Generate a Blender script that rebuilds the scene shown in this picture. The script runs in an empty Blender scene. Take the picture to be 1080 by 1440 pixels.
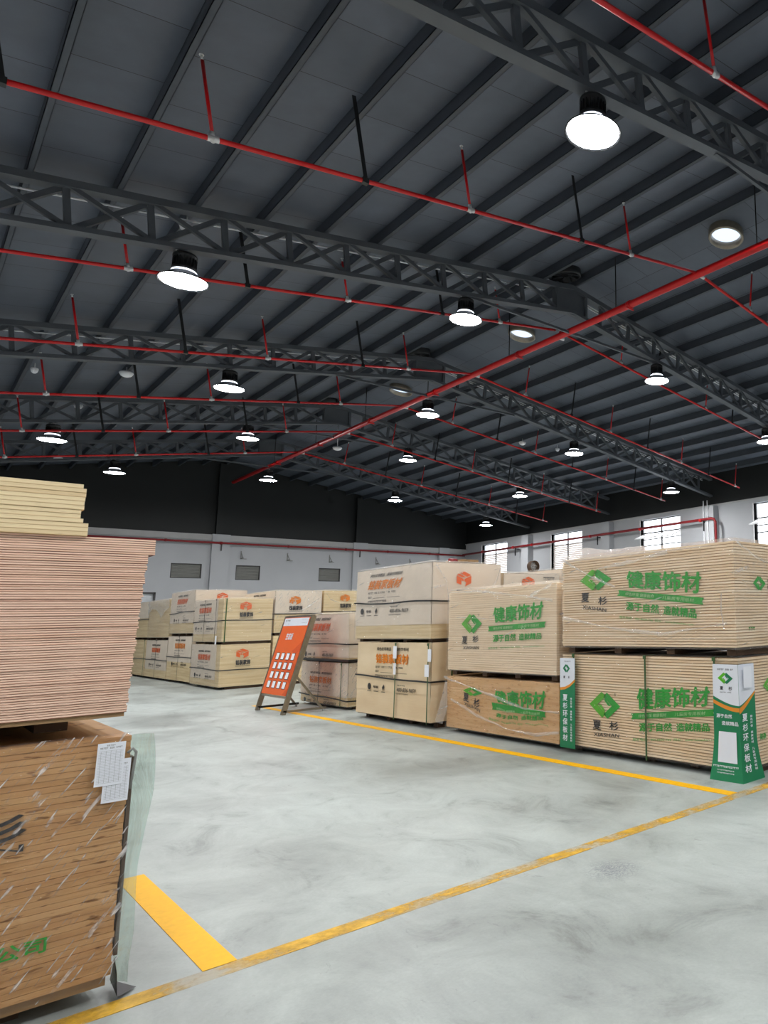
import bpy, math, random
from mathutils import Vector, Matrix, noise
random.seed(7)
SC = bpy.context.scene
COL = SC.collection
PI = math.pi

# ------------------------------------------------------------------ helpers
def tag(o, label=None, cat=None, group=None, kind=None):
    if label: o['label'] = label
    if cat: o['category'] = cat
    if group: o['group'] = group
    if kind: o['kind'] = kind
    return o

def empty(name, loc, label, cat, group=None, rz=0.0):
    o = bpy.data.objects.new(name, None)
    COL.objects.link(o)
    o.location = loc
    o.rotation_euler = (0, 0, rz)
    o.empty_display_size = 0.1
    return tag(o, label, cat, group)

class MB:
    """collects geometry in world coordinates, builds ONE mesh object"""
    def __init__(s): s.v = []; s.f = []; s.sm = []; s.mi = {}; s.cur = 0
    def add(s, vs, fs, smooth=False):
        n = len(s.v)
        s.v += [Vector(p) for p in vs]
        for f in fs:
            s.f.append([i + n for i in f]); s.sm.append(smooth)
            if s.cur: s.mi[len(s.f)-1] = s.cur
        return s
    def box(s, x0, x1, y0, y1, z0, z1):
        vs = [(x, y, z) for x in (x0, x1) for y in (y0, y1) for z in (z0, z1)]
        return s.add(vs, [(0,1,3,2),(4,6,7,5),(0,4,5,1),(2,3,7,6),(0,2,6,4),(1,5,7,3)])
    def bar(s, a, b, w, h, up=(0,0,1)):
        """rectangular bar from a to b, w across, h along 'up'"""
        a = Vector(a); b = Vector(b); d = (b-a).normalized()
        up = Vector(up); sd = d.cross(up)
        if sd.length < 1e-4: sd = d.cross(Vector((1,0,0)))
        sd.normalize(); u2 = sd.cross(d).normalized()
        vs = []
        for p in (a, b):
            for i, j in ((-1,-1),(1,-1),(1,1),(-1,1)):
                vs.append(p + sd*(w/2*i) + u2*(h/2*j))
        return s.add(vs, [(0,1,2,3),(7,6,5,4),(0,4,5,1),(1,5,6,2),(2,6,7,3),(3,7,4,0)])
    def angle(s, a, b, w, t, up=(0,0,1)):
        """L-section"""
        a = Vector(a); b = Vector(b); d = (b-a).normalized()
        up = Vector(up); sd = d.cross(up).normalized(); u2 = sd.cross(d).normalized()
        prof = [(0,0),(w,0),(w,t),(t,t),(t,w),(0,w)]
        vs = []
        for p in (a, b):
            for i, j in prof: vs.append(p + sd*(i-w/2) + u2*(j-w/2))
        fs = [tuple(range(6)), tuple(range(11,5,-1))]
        for k in range(6): fs.append((k, k+6, (k+1)%6+6, (k+1)%6))
        return s.add(vs, fs)
    def tube(s, pts, r, n=10, caps=True):
        pts = [Vector(p) for p in pts]
        rings = []
        prev = None
        for i, p in enumerate(pts):
            if i == 0: d = pts[1]-pts[0]
            elif i == len(pts)-1: d = pts[-1]-pts[-2]
            else: d = (pts[i+1]-p).normalized() + (p-pts[i-1]).normalized()
            d.normalize()
            ref = Vector((0,0,1)) if abs(d.z) < 0.9 else Vector((1,0,0))
            if prev is None: u = d.cross(ref).normalized()
            else: u = (prev - d*prev.dot(d)).normalized()
            prev = u
            w = d.cross(u)
            rings.append([p + u*(r*math.cos(2*PI*k/n)) + w*(r*math.sin(2*PI*k/n)) for k in range(n)])
        vs = [q for rg in rings for q in rg]
        fs = []
        for i in range(len(pts)-1):
            for k in range(n):
                fs.append((i*n+k, i*n+(k+1)%n, (i+1)*n+(k+1)%n, (i+1)*n+k))
        s.add(vs, fs, True)
        if caps:
            m = len(s.v)-len(vs)
            s.f.append([m+k for k in range(n)][::-1]); s.sm.append(False)
            s.f.append([m+(len(pts)-1)*n+k for k in range(n)]); s.sm.append(False)
        return s
    def lathe(s, c, prof, n=28, smooth=True, close=False):
        c = Vector(c); vs = []; fs = []
        for r, z in prof:
            for k in range(n):
                vs.append(c + Vector((r*math.cos(2*PI*k/n), r*math.sin(2*PI*k/n), z)))
        for i in range(len(prof)-1):
            for k in range(n):
                fs.append((i*n+k, i*n+(k+1)%n, (i+1)*n+(k+1)%n, (i+1)*n+k))
        return s.add(vs, fs, smooth)
    def disc(s, c, r, n=28, up=False):
        c = Vector(c)
        vs = [c + Vector((r*math.cos(2*PI*k/n), r*math.sin(2*PI*k/n), 0)) for k in range(n)]
        return s.add(vs, [tuple(range(n)) if up else tuple(range(n))[::-1]])
    def sphere(s, c, r, n=12, m=8, sz=1.0):
        prof = [(r*math.sin(PI*i/m)+1e-5, -r*math.cos(PI*i/m)*sz) for i in range(m+1)]
        return s.lathe(c, prof, n)
    def build(s, name, mat, parent=None):
        me = bpy.data.meshes.new(name)
        off = Vector((0,0,0))
        if parent is not None: off = absloc(parent)
        else:
            # origin at the base centre
            xs=[p.x for p in s.v]; ys=[p.y for p in s.v]; zs=[p.z for p in s.v]
            off = Vector(((min(xs)+max(xs))/2, (min(ys)+max(ys))/2, min(zs)))
        me.from_pydata([p-off for p in s.v], [], s.f)
        me.polygons.foreach_set('use_smooth', s.sm)
        me.update()
        for m_ in (mat if isinstance(mat, (list, tuple)) else [mat]): me.materials.append(m_)
        for i_, k_ in s.mi.items(): me.polygons[i_].material_index = k_
        o = bpy.data.objects.new(name, me)
        COL.objects.link(o)
        if parent is not None: o.parent = parent
        else: o.location = off
        return o

def absloc(o):
    l = Vector(o.location)
    p = o.parent
    while p is not None:
        l += Vector(p.location); p = p.parent
    return l

def kids(root): return [o for o in COL.objects if o.parent == root]
def copy_tree(root, loc, label=None, group=None, name=None, rz=None):
    """copies a thing, its parts and their sub-parts"""
    def rec(o, par):
        c = o.copy(); COL.objects.link(c); c.parent = par
        for k in TREE.get(o.name, []): rec(k, c)
        return c
    TREE = {}
    for o in COL.objects:
        if o.parent: TREE.setdefault(o.parent.name, []).append(o)
    r = rec(root, None)
    r.location = loc
    if rz is not None: r.rotation_euler = (0,0,rz)
    if label: r['label'] = label
    if group: r['group'] = group
    elif 'group' in r and group is None and label: pass
    return r

# ------------------------------------------------------------------ materials
MATS = {}
def srgb(c):
    return tuple(((v/255.0)/12.92 if v/255.0 <= 0.04045 else ((v/255.0+0.055)/1.055)**2.4) for v in c) + (1,)
def base(name):
    m = bpy.data.materials.new(name); m.use_nodes = True
    nt = m.node_tree; b = nt.nodes['Principled BSDF']
    MATS[name] = m
    return m, nt, b
def L(nt, a, b): nt.links.new(a, b)
def N(nt, t, **kw):
    n = nt.nodes.new(t)
    for k, v in kw.items():
        if k in n.inputs.keys(): n.inputs[k].default_value = v
        else: setattr(n, k, v)
    return n
def coords(nt, scale=(1,1,1), rot=(0,0,0)):
    tc = N(nt, 'ShaderNodeTexCoord'); mp = N(nt, 'ShaderNodeMapping')
    mp.inputs['Rotation'].default_value = rot
    L(nt, tc.outputs['Object'], mp.inputs['Vector'])
    m2 = N(nt, 'ShaderNodeMapping'); m2.inputs['Scale'].default_value = scale
    L(nt, mp.outputs['Vector'], m2.inputs['Vector'])
    return m2.outputs['Vector']
def wcoords(nt, scale=(1,1,1)):
    tc = N(nt, 'ShaderNodeNewGeometry'); mp = N(nt, 'ShaderNodeMapping')
    mp.inputs['Scale'].default_value = scale
    L(nt, tc.outputs['Position'], mp.inputs['Vector'])
    return mp.outputs['Vector']
def ramp(nt, fac, stops):
    r = N(nt, 'ShaderNodeValToRGB')
    cr = r.color_ramp
    while len(cr.elements) < len(stops): cr.elements.new(0.5)
    for e, (p, c) in zip(cr.elements, stops): e.position = p; e.color = c
    L(nt, fac, r.inputs['Fac'])
    return r.outputs['Color']
def plain(name, c, rough=0.6, metal=0.0, var=0.08, scale=6.0, spec=0.5):
    """plain paint / plastic / metal with a slight mottling"""
    m, nt, b = base(name)
    c = srgb(c)
    n = N(nt, 'ShaderNodeTexNoise', Scale=scale, Detail=4.0)
    L(nt, coords(nt), n.inputs['Vector'])
    lo = tuple(v*(1-var) for v in c[:3])+(1,); hi = tuple(min(1, v*(1+var)) for v in c[:3])+(1,)
    L(nt, ramp(nt, n.outputs['Fac'], [(0.3, lo), (0.7, hi)]), b.inputs['Base Color'])
    b.inputs['Roughness'].default_value = rough; b.inputs['Metallic'].default_value = metal
    b.inputs['Specular IOR Level'].default_value = spec
    return m
def emis(name, c, s):
    m, nt, b = base(name)
    nt.nodes.remove(b)
    e = N(nt, 'ShaderNodeEmission', Color=srgb(c), Strength=s)
    L(nt, e.outputs[0], nt.nodes['Material Output'].inputs['Surface'])
    return m

def wood(name, lo, mid, hi, sc=(1.2,1.2,38), dark=None, rough=0.62, streak=0.0):
    """board edges: colour varies from layer to layer and slowly along the board"""
    m, nt, b = base(name)
    n = N(nt, 'ShaderNodeTexNoise', Scale=1.0, Detail=3.0, Roughness=0.6)
    L(nt, wcoords(nt, sc), n.inputs['Vector'])
    col = ramp(nt, n.outputs['Fac'], [(0.30, srgb(lo)), (0.5, srgb(mid)), (0.68, srgb(hi))])
    if dark:
        n2 = N(nt, 'ShaderNodeTexNoise', Scale=1.0, Detail=2.0)
        L(nt, wcoords(nt, (sc[0]*9, sc[1]*9, sc[2]*2.2)), n2.inputs['Vector'])
        f = ramp(nt, n2.outputs['Fac'], [(0.60-streak, (0,0,0,1)), (0.66-streak, (1,1,1,1))])
        mx = N(nt, 'ShaderNodeMix', data_type='RGBA')
        L(nt, f, mx.inputs['Factor']); L(nt, col, mx.inputs[6]); mx.inputs[7].default_value = srgb(dark)
        col = mx.outputs[2]
    L(nt, col, b.inputs['Base Color'])
    b.inputs['Roughness'].default_value = rough
    b.inputs['Specular IOR Level'].default_value = 0.3
    return m

def concrete():
    m, nt, b = base('concrete_floor')
    v = wcoords(nt)
    n1 = N(nt, 'ShaderNodeTexNoise', Scale=0.55, Detail=8.0, Roughness=0.62, Distortion=0.6); L(nt, v, n1.inputs['Vector'])
    n2 = N(nt, 'ShaderNodeTexNoise', Scale=2.6, Detail=9.0, Roughness=0.7, Distortion=0.9); L(nt, wcoords(nt, (1.0,0.55,1)), n2.inputs['Vector'])
    n3 = N(nt, 'ShaderNodeTexNoise', Scale=60.0, Detail=3.0, Roughness=0.7); L(nt, v, n3.inputs['Vector'])
    c1 = ramp(nt, n1.outputs['Fac'], [(0.32, srgb((142,148,144))), (0.50, srgb((168,175,171))), (0.7, srgb((180,188,184)))])
    f2 = ramp(nt, n2.outputs['Fac'], [(0.30, (0.50,0.50,0.49,1)), (0.43, (0.86,0.86,0.86,1)), (0.56,(1,1,1,1)), (0.72, (1.12,1.12,1.11,1))])
    mx = N(nt, 'ShaderNodeMix', data_type='RGBA', blend_type='MULTIPLY'); mx.inputs['Factor'].default_value = 0.85
    L(nt, c1, mx.inputs[6]); L(nt, f2, mx.inputs[7])
    # small dark scuffs
    n4 = N(nt, 'ShaderNodeTexNoise', Scale=7.5, Detail=6.0, Roughness=0.75, Distortion=1.6); L(nt, wcoords(nt,(1,0.7,1)), n4.inputs['Vector'])
    f4 = ramp(nt, n4.outputs['Fac'], [(0.63, (0,0,0,1)), (0.70, (1,1,1,1))])
    m4 = N(nt, 'ShaderNodeMath', operation='MULTIPLY'); L(nt, f4, m4.inputs[0]); m4.inputs[1].default_value = 0.5
    mx2 = N(nt, 'ShaderNodeMix', data_type='RGBA'); L(nt, m4.outputs[0], mx2.inputs['Factor'])
    L(nt, mx.outputs[2], mx2.inputs[6]); mx2.inputs[7].default_value = srgb((112,114,112))
    # scribbled round stain
    geo = N(nt, 'ShaderNodeNewGeometry')
    d = N(nt, 'ShaderNodeVectorMath', operation='DISTANCE'); L(nt, geo.outputs['Position'], d.inputs[0]); d.inputs[1].default_value = (2.85, 3.12, 0)
    fr = ramp(nt, d.outputs['Value'], [(0.05, (1,1,1,1)), (0.20, (0,0,0,1))])
    n5 = N(nt, 'ShaderNodeTexNoise', Scale=22.0, Detail=5.0, Distortion=2.5); L(nt, v, n5.inputs['Vector'])
    f5 = ramp(nt, n5.outputs['Fac'], [(0.42, (0,0,0,1)), (0.50, (1,1,1,1)), (0.58, (0,0,0,1))])
    m5 = N(nt, 'ShaderNodeMath', operation='MULTIPLY'); L(nt, fr, m5.inputs[0]); L(nt, f5, m5.inputs[1])
    mx3 = N(nt, 'ShaderNodeMix', data_type='RGBA'); L(nt, m5.outputs[0], mx3.inputs['Factor'])
    L(nt, mx2.outputs[2], mx3.inputs[6]); mx3.inputs[7].default_value = srgb((110,114,122))
    # fine grain
    f3 = ramp(nt, n3.outputs['Fac'], [(0.3, (0.94,0.94,0.94,1)), (0.7, (1.04,1.04,1.04,1))])
    mx4 = N(nt, 'ShaderNodeMix', data_type='RGBA', blend_type='MULTIPLY'); mx4.inputs['Factor'].default_value = 1
    L(nt, mx3.outputs[2], mx4.inputs[6]); L(nt, f3, mx4.inputs[7])
    L(nt, mx4.outputs[2], b.inputs['Base Color'])
    rr = ramp(nt, n1.outputs['Fac'], [(0.3, (0.38,0.38,0.38,1)), (0.7, (0.55,0.55,0.55,1))])
    L(nt, rr, b.inputs['Roughness'])
    bp = N(nt, 'ShaderNodeBump', Strength=0.12, Distance=0.02); L(nt, n2.outputs['Fac'], bp.inputs['Height']); L(nt, bp.outputs[0], b.inputs['Normal'])
    return m

def worn_paint(name, col, keep_lo, keep_hi, wear=0.0):
    m, nt, b = base(name)
    n = N(nt, 'ShaderNodeTexNoise', Scale=3.4, Detail=9.0, Roughness=0.68, Distortion=0.15); L(nt, wcoords(nt,(1,1.2,1)), n.inputs['Vector'])
    f = ramp(nt, n.outputs['Fac'], [(keep_lo, (wear,wear,wear,1)), (keep_hi, (1,1,1,1))])
    n2 = N(nt, 'ShaderNodeTexNoise', Scale=30.0, Detail=3.0); L(nt, wcoords(nt), n2.inputs['Vector'])
    c2 = ramp(nt, n2.outputs['Fac'], [(0.3, tuple(v*0.9 for v in srgb(col)[:3])+(1,)), (0.7, srgb(col))])
    L(nt, c2, b.inputs['Base Color']); b.inputs['Roughness'].default_value = 0.5
    L(nt, f, b.inputs['Alpha']); b.inputs['Specular IOR Level'].default_value = 0.2
    return m

def deck():
    m, nt, b = base('roof_deck_sheet')
    tc = N(nt, 'ShaderNodeNewGeometry')
    sp = N(nt, 'ShaderNodeSeparateXYZ'); L(nt, tc.outputs['Position'], sp.inputs[0])
    cb = N(nt, 'ShaderNodeCombineXYZ'); L(nt, sp.outputs['Y'], cb.inputs['X'])
    ad = N(nt, 'ShaderNodeMath', operation='ADD'); L(nt, sp.outputs['X'], ad.inputs[0]); ad.inputs[1].default_value = -0.61+0.868*20
    L(nt, ad.outputs[0], cb.inputs['Y'])
    br = N(nt, 'ShaderNodeTexBrick', offset=0.37, squash=1.0)
    br.inputs['Scale'].default_value = 1.0; br.inputs['Mortar Size'].default_value = 0.006; br.inputs['Mortar Smooth'].default_value = 0.3
    br.inputs['Brick Width'].default_value = 1.02; br.inputs['Row Height'].default_value = 0.868
    br.inputs['Bias'].default_value = -0.2
    br.inputs['Color1'].default_value = srgb((86,93,106)); br.inputs['Color2'].default_value = srgb((78,85,97)); br.inputs['Mortar'].default_value = srgb((28,31,34))
    L(nt, cb.outputs[0], br.inputs['Vector'])
    n = N(nt, 'ShaderNodeTexNoise', Scale=1.3, Detail=6.0, Roughness=0.65); L(nt, tc.outputs['Position'], n.inputs['Vector'])
    f = ramp(nt, n.outputs['Fac'], [(0.3, (0.84,0.84,0.84,1)), (0.7, (1.1,1.1,1.1,1))])
    mx = N(nt, 'ShaderNodeMix', data_type='RGBA', blend_type='MULTIPLY'); mx.inputs['Factor'].default_value = 1
    L(nt, br.outputs['Color'], mx.inputs[6]); L(nt, f, mx.inputs[7]); L(nt, mx.outputs[2], b.inputs['Base Color'])
    b.inputs['Roughness'].default_value = 0.55
    return m

def plastic(name, tint=(255,255,255), haze=0.06, crease_glint=0.3, rt=(0.22,0.3,0), th=0.64, sc=(3.0,3.0,5.0), gl=0.10, lo=0.50, st=(1.5, 26.0)):
    """clear stretch film: see-through, glossy, milky along its creases, where white also paints highlights"""
    m, nt, b = base(name)
    nt.nodes.remove(b)
    v = coords(nt, sc)
    n = N(nt, 'ShaderNodeTexNoise', Scale=1.0, Detail=7.0, Roughness=0.62, Distortion=1.8); L(nt, v, n.inputs['Vector'])
    # creases: short streaks, mostly slanting, milky and also painting sparkle highlights
    n2 = N(nt, 'ShaderNodeTexNoise', Scale=1.0, Detail=2.5, Roughness=0.5, Distortion=0.6)
    L(nt, coords(nt, (st[0], st[0], st[1]), rt), n2.inputs['Vector'])
    cr = ramp(nt, n2.outputs['Fac'], [(th, (0,0,0,1)), (th+0.09, (1,1,1,1))])
    pt = ramp(nt, n.outputs['Fac'], [(lo-0.06, (0,0,0,1)), (lo+0.14, (1,1,1,1))])
    cm = N(nt, 'ShaderNodeMath', operation='MULTIPLY'); L(nt, cr, cm.inputs[0]); L(nt, pt, cm.inputs[1])
    cs = N(nt, 'ShaderNodeMath', operation='MULTIPLY_ADD'); L(nt, cm.outputs[0], cs.inputs[0]); cs.inputs[1].default_value = crease_glint; cs.inputs[2].default_value = haze
    tr = N(nt, 'ShaderNodeBsdfTransparent', Color=srgb(tint))
    gs = N(nt, 'ShaderNodeBsdfGlossy', Color=(1,1,1,1), Roughness=0.10)
    bp = N(nt, 'ShaderNodeBump', Strength=0.9, Distance=0.05); L(nt, n.outputs['Fac'], bp.inputs['Height'])
    L(nt, bp.outputs[0], gs.inputs['Normal'])
    fr = N(nt, 'ShaderNodeFresnel', IOR=1.45); L(nt, bp.outputs[0], fr.inputs['Normal'])
    ma = N(nt, 'ShaderNodeMath', operation='MULTIPLY_ADD'); L(nt, fr.outputs[0], ma.inputs[0]); ma.inputs[1].default_value = 0.32; ma.inputs[2].default_value = gl*0.1
    m1 = N(nt, 'ShaderNodeMixShader'); L(nt, ma.outputs[0], m1.inputs[0]); L(nt, tr.outputs[0], m1.inputs[1]); L(nt, gs.outputs[0], m1.inputs[2])
    df = N(nt, 'ShaderNodeBsdfDiffuse', Color=(0.9,0.9,0.9,1)); tl = N(nt, 'ShaderNodeBsdfTranslucent', Color=(0.9,0.9,0.9,1))
    m0 = N(nt, 'ShaderNodeMixShader'); m0.inputs[0].default_value = 0.4; L(nt, df.outputs[0], m0.inputs[1]); L(nt, tl.outputs[0], m0.inputs[2])
    m2 = N(nt, 'ShaderNodeMixShader'); L(nt, cs.outputs[0], m2.inputs[0]); L(nt, m1.outputs[0], m2.inputs[1]); L(nt, m0.outputs[0], m2.inputs[2])
    L(nt, m2.outputs[0], nt.nodes['Material Output'].inputs['Surface'])
    return m

FLOOR = concrete()
YEL = worn_paint('yellow_line_paint', (250,186,0), 0.18, 0.30)
YEL2 = worn_paint('worn_yellow_line_paint', (232,184,66), 0.40, 0.66, 0.08)
WHITE = plain('white_wall_paint', (176,178,182), 0.8, var=0.04, scale=0.8)
LEDGE = plain('grey_ledge_paint', (176,176,176), 0.7, var=0.06, scale=1.5)
DARK = plain('dark_cladding', (17,21,22), 0.6, var=0.12, scale=1.2)
STEEL = plain('dark_grey_steel', (80,85,91), 0.55, var=0.12, scale=3)
PURL = plain('dark_purlin_paint', (62,68,77), 0.55, var=0.1, scale=3)
RED = plain('red_pipe_paint', (196,18,22), 0.35, var=0.08, scale=8)
DRED = plain('dark_red_pipe_paint', (132,18,24), 0.45, var=0.1, scale=8)
TEE = plain('white_fitting', (205,207,208), 0.35, 0.3, var=0.05)
BLACK = plain('black_steel', (24,26,28), 0.5, var=0.1)
SHADE = plain('lamp_shade_grey', (34,36,40), 0.45, 0.0, var=0.05)
STAIN = plain('brushed_steel', (150,142,128), 0.35, 0.8, var=0.1, scale=20)
LAMP = emis('lamp_lens_glow', (250,250,250), 125.0)
RING = emis('lamp_ring_glow', (225,236,255), 3.0)
SKYD = emis('vent_sky_light', (196,214,240), 1.1)
DECK = deck()
G_WOOD = wood('pale_board_edges', (230,200,160), (244,218,182), (250,232,204), dark=(206,164,112), streak=-0.09)
F_WOOD = wood('cream_board_edges', (230,203,166), (242,218,186), (248,229,200))
FB_WOOD = wood('tan_board_edges', (204,158,106), (216,174,124), (226,188,140), sc=(1.0,1.0,22), dark=(190,142,90), streak=0.0)
E_WOOD = wood('honey_board_edges', (208,182,138), (221,198,155), (230,210,170), sc=(0.8,0.8,20))
KRAFT = wood('kraft_cover', (216,192,156), (222,200,165), (228,207,174), sc=(1,1,3))
PAPER = plain('pale_paper_cover', (222,208,190), 0.75, var=0.04, scale=3)
BROWN = wood('brown_board_edges', (184,134,82), (197,149,95), (209,164,111), sc=(1.5,1.5,30), dark=(142,98,54), streak=-0.02)
PINK = None
GAP_SHADE = plain('board_gap_shade', (176,138,92), 0.8, var=0.1)  # darker core colour, paints the shade in the gaps between boards
PALLET = plain('pallet_wood', (78,60,44), 0.8, var=0.25, scale=5)
PALE_PAL = plain('pallet_wood_pale', (150,120,84), 0.8, var=0.2, scale=5)
GREEN = plain('green_print', (22,160,40), 0.6, var=0.12, scale=5)
LGREEN = plain('light_green_print', (84,176,24), 0.6, var=0.1, scale=5)
GTEXT = plain('white_banner_print', (170,214,150), 0.6, var=0.05)
ORANGE = plain('orange_print', (226,128,18), 0.6, var=0.08, scale=5)
ORANGE2 = plain('red_orange_print', (228,100,26), 0.6, var=0.08, scale=5)
INK = plain('black_print', (34,32,32), 0.6, var=0.08)
STRAPB = plain('black_strap', (26,26,28), 0.4, var=0.05)
STRAPG = plain('green_strap', (52,84,40), 0.35, var=0.05)
TAGW = plain('white_paper', (236,238,244), 0.7, var=0.02)
SIGNG = plain('green_board', (8,122,76), 0.45, var=0.03)
SIGNW = plain('white_board', (224,228,236), 0.45, var=0.02)
SIGNO = plain('orange_stripe', (226,140,34), 0.45, var=0.02)
POSTER = plain('orange_poster', (240,104,40), 0.35, var=0.05, scale=1.5)
POSTERD = plain('darker_orange_shape', (222,84,24), 0.35, var=0.05)
SHUT = plain('shutter_grey', (138,138,134), 0.6, var=0.05)
ROLL = plain('pale_door_paint', (208,212,216), 0.6, var=0.04)
FRAME = plain('window_frame_dark', (60,58,58), 0.5, var=0.05)
FRAMEW = plain('window_frame_white', (225,225,225), 0.5, var=0.05)
LOUV = plain('louvre_blade', (196,186,180), 0.6, var=0.06)
FILM = plastic('clear_stretch_film', haze=0.035)
FILMH = plastic('milky_stretch_film', haze=0.08, crease_glint=0.4, lo=0.48)
FILMB = plastic('glossy_stretch_film', haze=0.04, crease_glint=0.8, sc=(7.0,7.0,5.0), gl=0.12, lo=0.47, st=(9.0, 75.0), rt=(0.6,0.95,0), th=0.60)
FILML = plastic('crinkled_stretch_film', haze=0.04, crease_glint=0.9, sc=(5.0,5.0,5.0), gl=0.12, lo=0.46, st=(8.0, 70.0), rt=(0,0.95,0), th=0.59)
FILMG = plastic('greenish_film', tint=(222,240,232), haze=0.16, crease_glint=0.3, sc=(4,4,2))
FILMW = plastic('bunched_film', haze=0.26, crease_glint=0.6, sc=(6,6,9), gl=0.3)
def glass():
    m, nt, b = base('window_glass'); nt.nodes.remove(b)
    tr = N(nt, 'ShaderNodeBsdfTransparent', Color=(0.95,0.97,0.98,1)); gs = N(nt, 'ShaderNodeBsdfGlossy', Roughness=0.03)
    mx = N(nt, 'ShaderNodeMixShader'); mx.inputs[0].default_value = 0.06
    L(nt, tr.outputs[0], mx.inputs[1]); L(nt, gs.outputs[0], mx.inputs[2]); L(nt, mx.outputs[0], nt.nodes['Material Output'].inputs['Surface'])
    return m
GLASS = glass()
def frosted():
    m, nt, b = base('frosted_glass'); nt.nodes.remove(b)
    tr = N(nt, 'ShaderNodeBsdfTransparent', Color=(1,1,1,1)); tl = N(nt, 'ShaderNodeBsdfTranslucent', Color=(0.95,0.96,0.97,1))
    mx = N(nt, 'ShaderNodeMixShader'); mx.inputs[0].default_value = 0.6
    L(nt, tr.outputs[0], mx.inputs[1]); L(nt, tl.outputs[0], mx.inputs[2]); L(nt, mx.outputs[0], nt.nodes['Material Output'].inputs['Surface'])
    return m
FROST = frosted()
def sheet_mat(name, stops):
    """ply edge: bands across the thickness of ONE sheet (object z, sheet is local 0..t)"""
    m, nt, b = base(name)
    tc = N(nt, 'ShaderNodeTexCoord'); sp = N(nt, 'ShaderNodeSeparateXYZ'); L(nt, tc.outputs['Object'], sp.inputs[0])
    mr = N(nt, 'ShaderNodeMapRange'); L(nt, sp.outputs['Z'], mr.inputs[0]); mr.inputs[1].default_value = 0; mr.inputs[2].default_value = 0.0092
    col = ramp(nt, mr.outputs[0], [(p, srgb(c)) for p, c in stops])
    oi = N(nt, 'ShaderNodeObjectInfo')
    n = N(nt, 'ShaderNodeTexNoise', Scale=1.0, Detail=5.0, Roughness=0.7); L(nt, wcoords(nt, (14,14,220)), n.inputs['Vector'])
    f = ramp(nt, n.outputs['Fac'], [(0.3, (0.84,0.80,0.76,1)), (0.45, (1,1,1,1)), (0.7, (1.03,1.03,1.03,1))])
    mx = N(nt, 'ShaderNodeMix', data_type='RGBA', blend_type='MULTIPLY'); mx.inputs['Factor'].default_value = 1
    L(nt, col, mx.inputs[6]); L(nt, f, mx.inputs[7])
    r2 = ramp(nt, oi.outputs['Random'], [(0.0, (0.90,0.84,0.78,1)), (0.35, (1,1,1,1)), (1.0, (1.04,1.03,1.02,1))])
    m2 = N(nt, 'ShaderNodeMix', data_type='RGBA', blend_type='MULTIPLY'); m2.inputs['Factor'].default_value = 1
    L(nt, mx.outputs[2], m2.inputs[6]); L(nt, r2, m2.inputs[7])
    L(nt, m2.outputs[2], b.inputs['Base Color']); b.inputs['Roughness'].default_value = 0.6
    return m
PINK = sheet_mat('pink_plywood_sheet', [(0.0,(122,74,58)), (0.17,(146,94,74)), (0.24,(240,198,170)), (0.5,(246,212,188)), (0.60,(222,172,142)), (0.72,(252,224,202)), (1.0,(240,200,172))])  # lowest band: dark face veneer, also paints the shadow line between sheets
PALE = sheet_mat('pale_board_sheet', [(0.0,(206,172,120)), (0.2,(238,214,168)), (0.8,(246,226,184)), (1.0,(240,218,174))])

# ------------------------------------------------------------------ text
TXT = {}
def text_mesh(s, bold=0.0, shear=0.0):
    key = (s, bold, shear)
    if key in TXT: return TXT[key]
    cu = bpy.data.curves.new('t', 'FONT'); cu.body = s; cu.size = 1.0
    cu.resolution_u = 2; cu.shear = shear; cu.fill_mode = 'FRONT'; cu.dimensions = '2D'
    o = bpy.data.objects.new('t', cu); COL.objects.link(o)
    dg = bpy.context.evaluated_depsgraph_get(); dg.update()
    me = bpy.data.meshes.new_from_object(o.evaluated_get(dg))
    vs = [(v.co.x, v.co.y) for v in me.vertices]; fs = [tuple(p.vertices) for p in me.polygons]
    bpy.data.objects.remove(o); bpy.data.curves.remove(cu); bpy.data.meshes.remove(me)
    if bold > 0:      # heavier strokes: the outline repeated a hair to each side
        v0, f0 = vs, fs; vs, fs = [], []
        for k, (dx, dy) in enumerate(((0,0),(bold,0),(-bold,0),(0,bold),(0,-bold))):
            n0 = len(vs); vs += [(x+dx, y+dy, k) for x, y in v0]; fs += [tuple(i+n0 for i in f) for f in f0]
    vs = [v if len(v) == 3 else (v[0], v[1], 0) for v in vs]
    x0=min(v[0] for v in vs); x1=max(v[0] for v in vs); y0=min(v[1] for v in vs); y1=max(v[1] for v in vs)
    vs = [((x-x0)/(x1-x0), (y-y0)/(y1-y0), k) for x, y, k in vs]
    TXT[key] = (vs, fs)
    return TXT[key]

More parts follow.
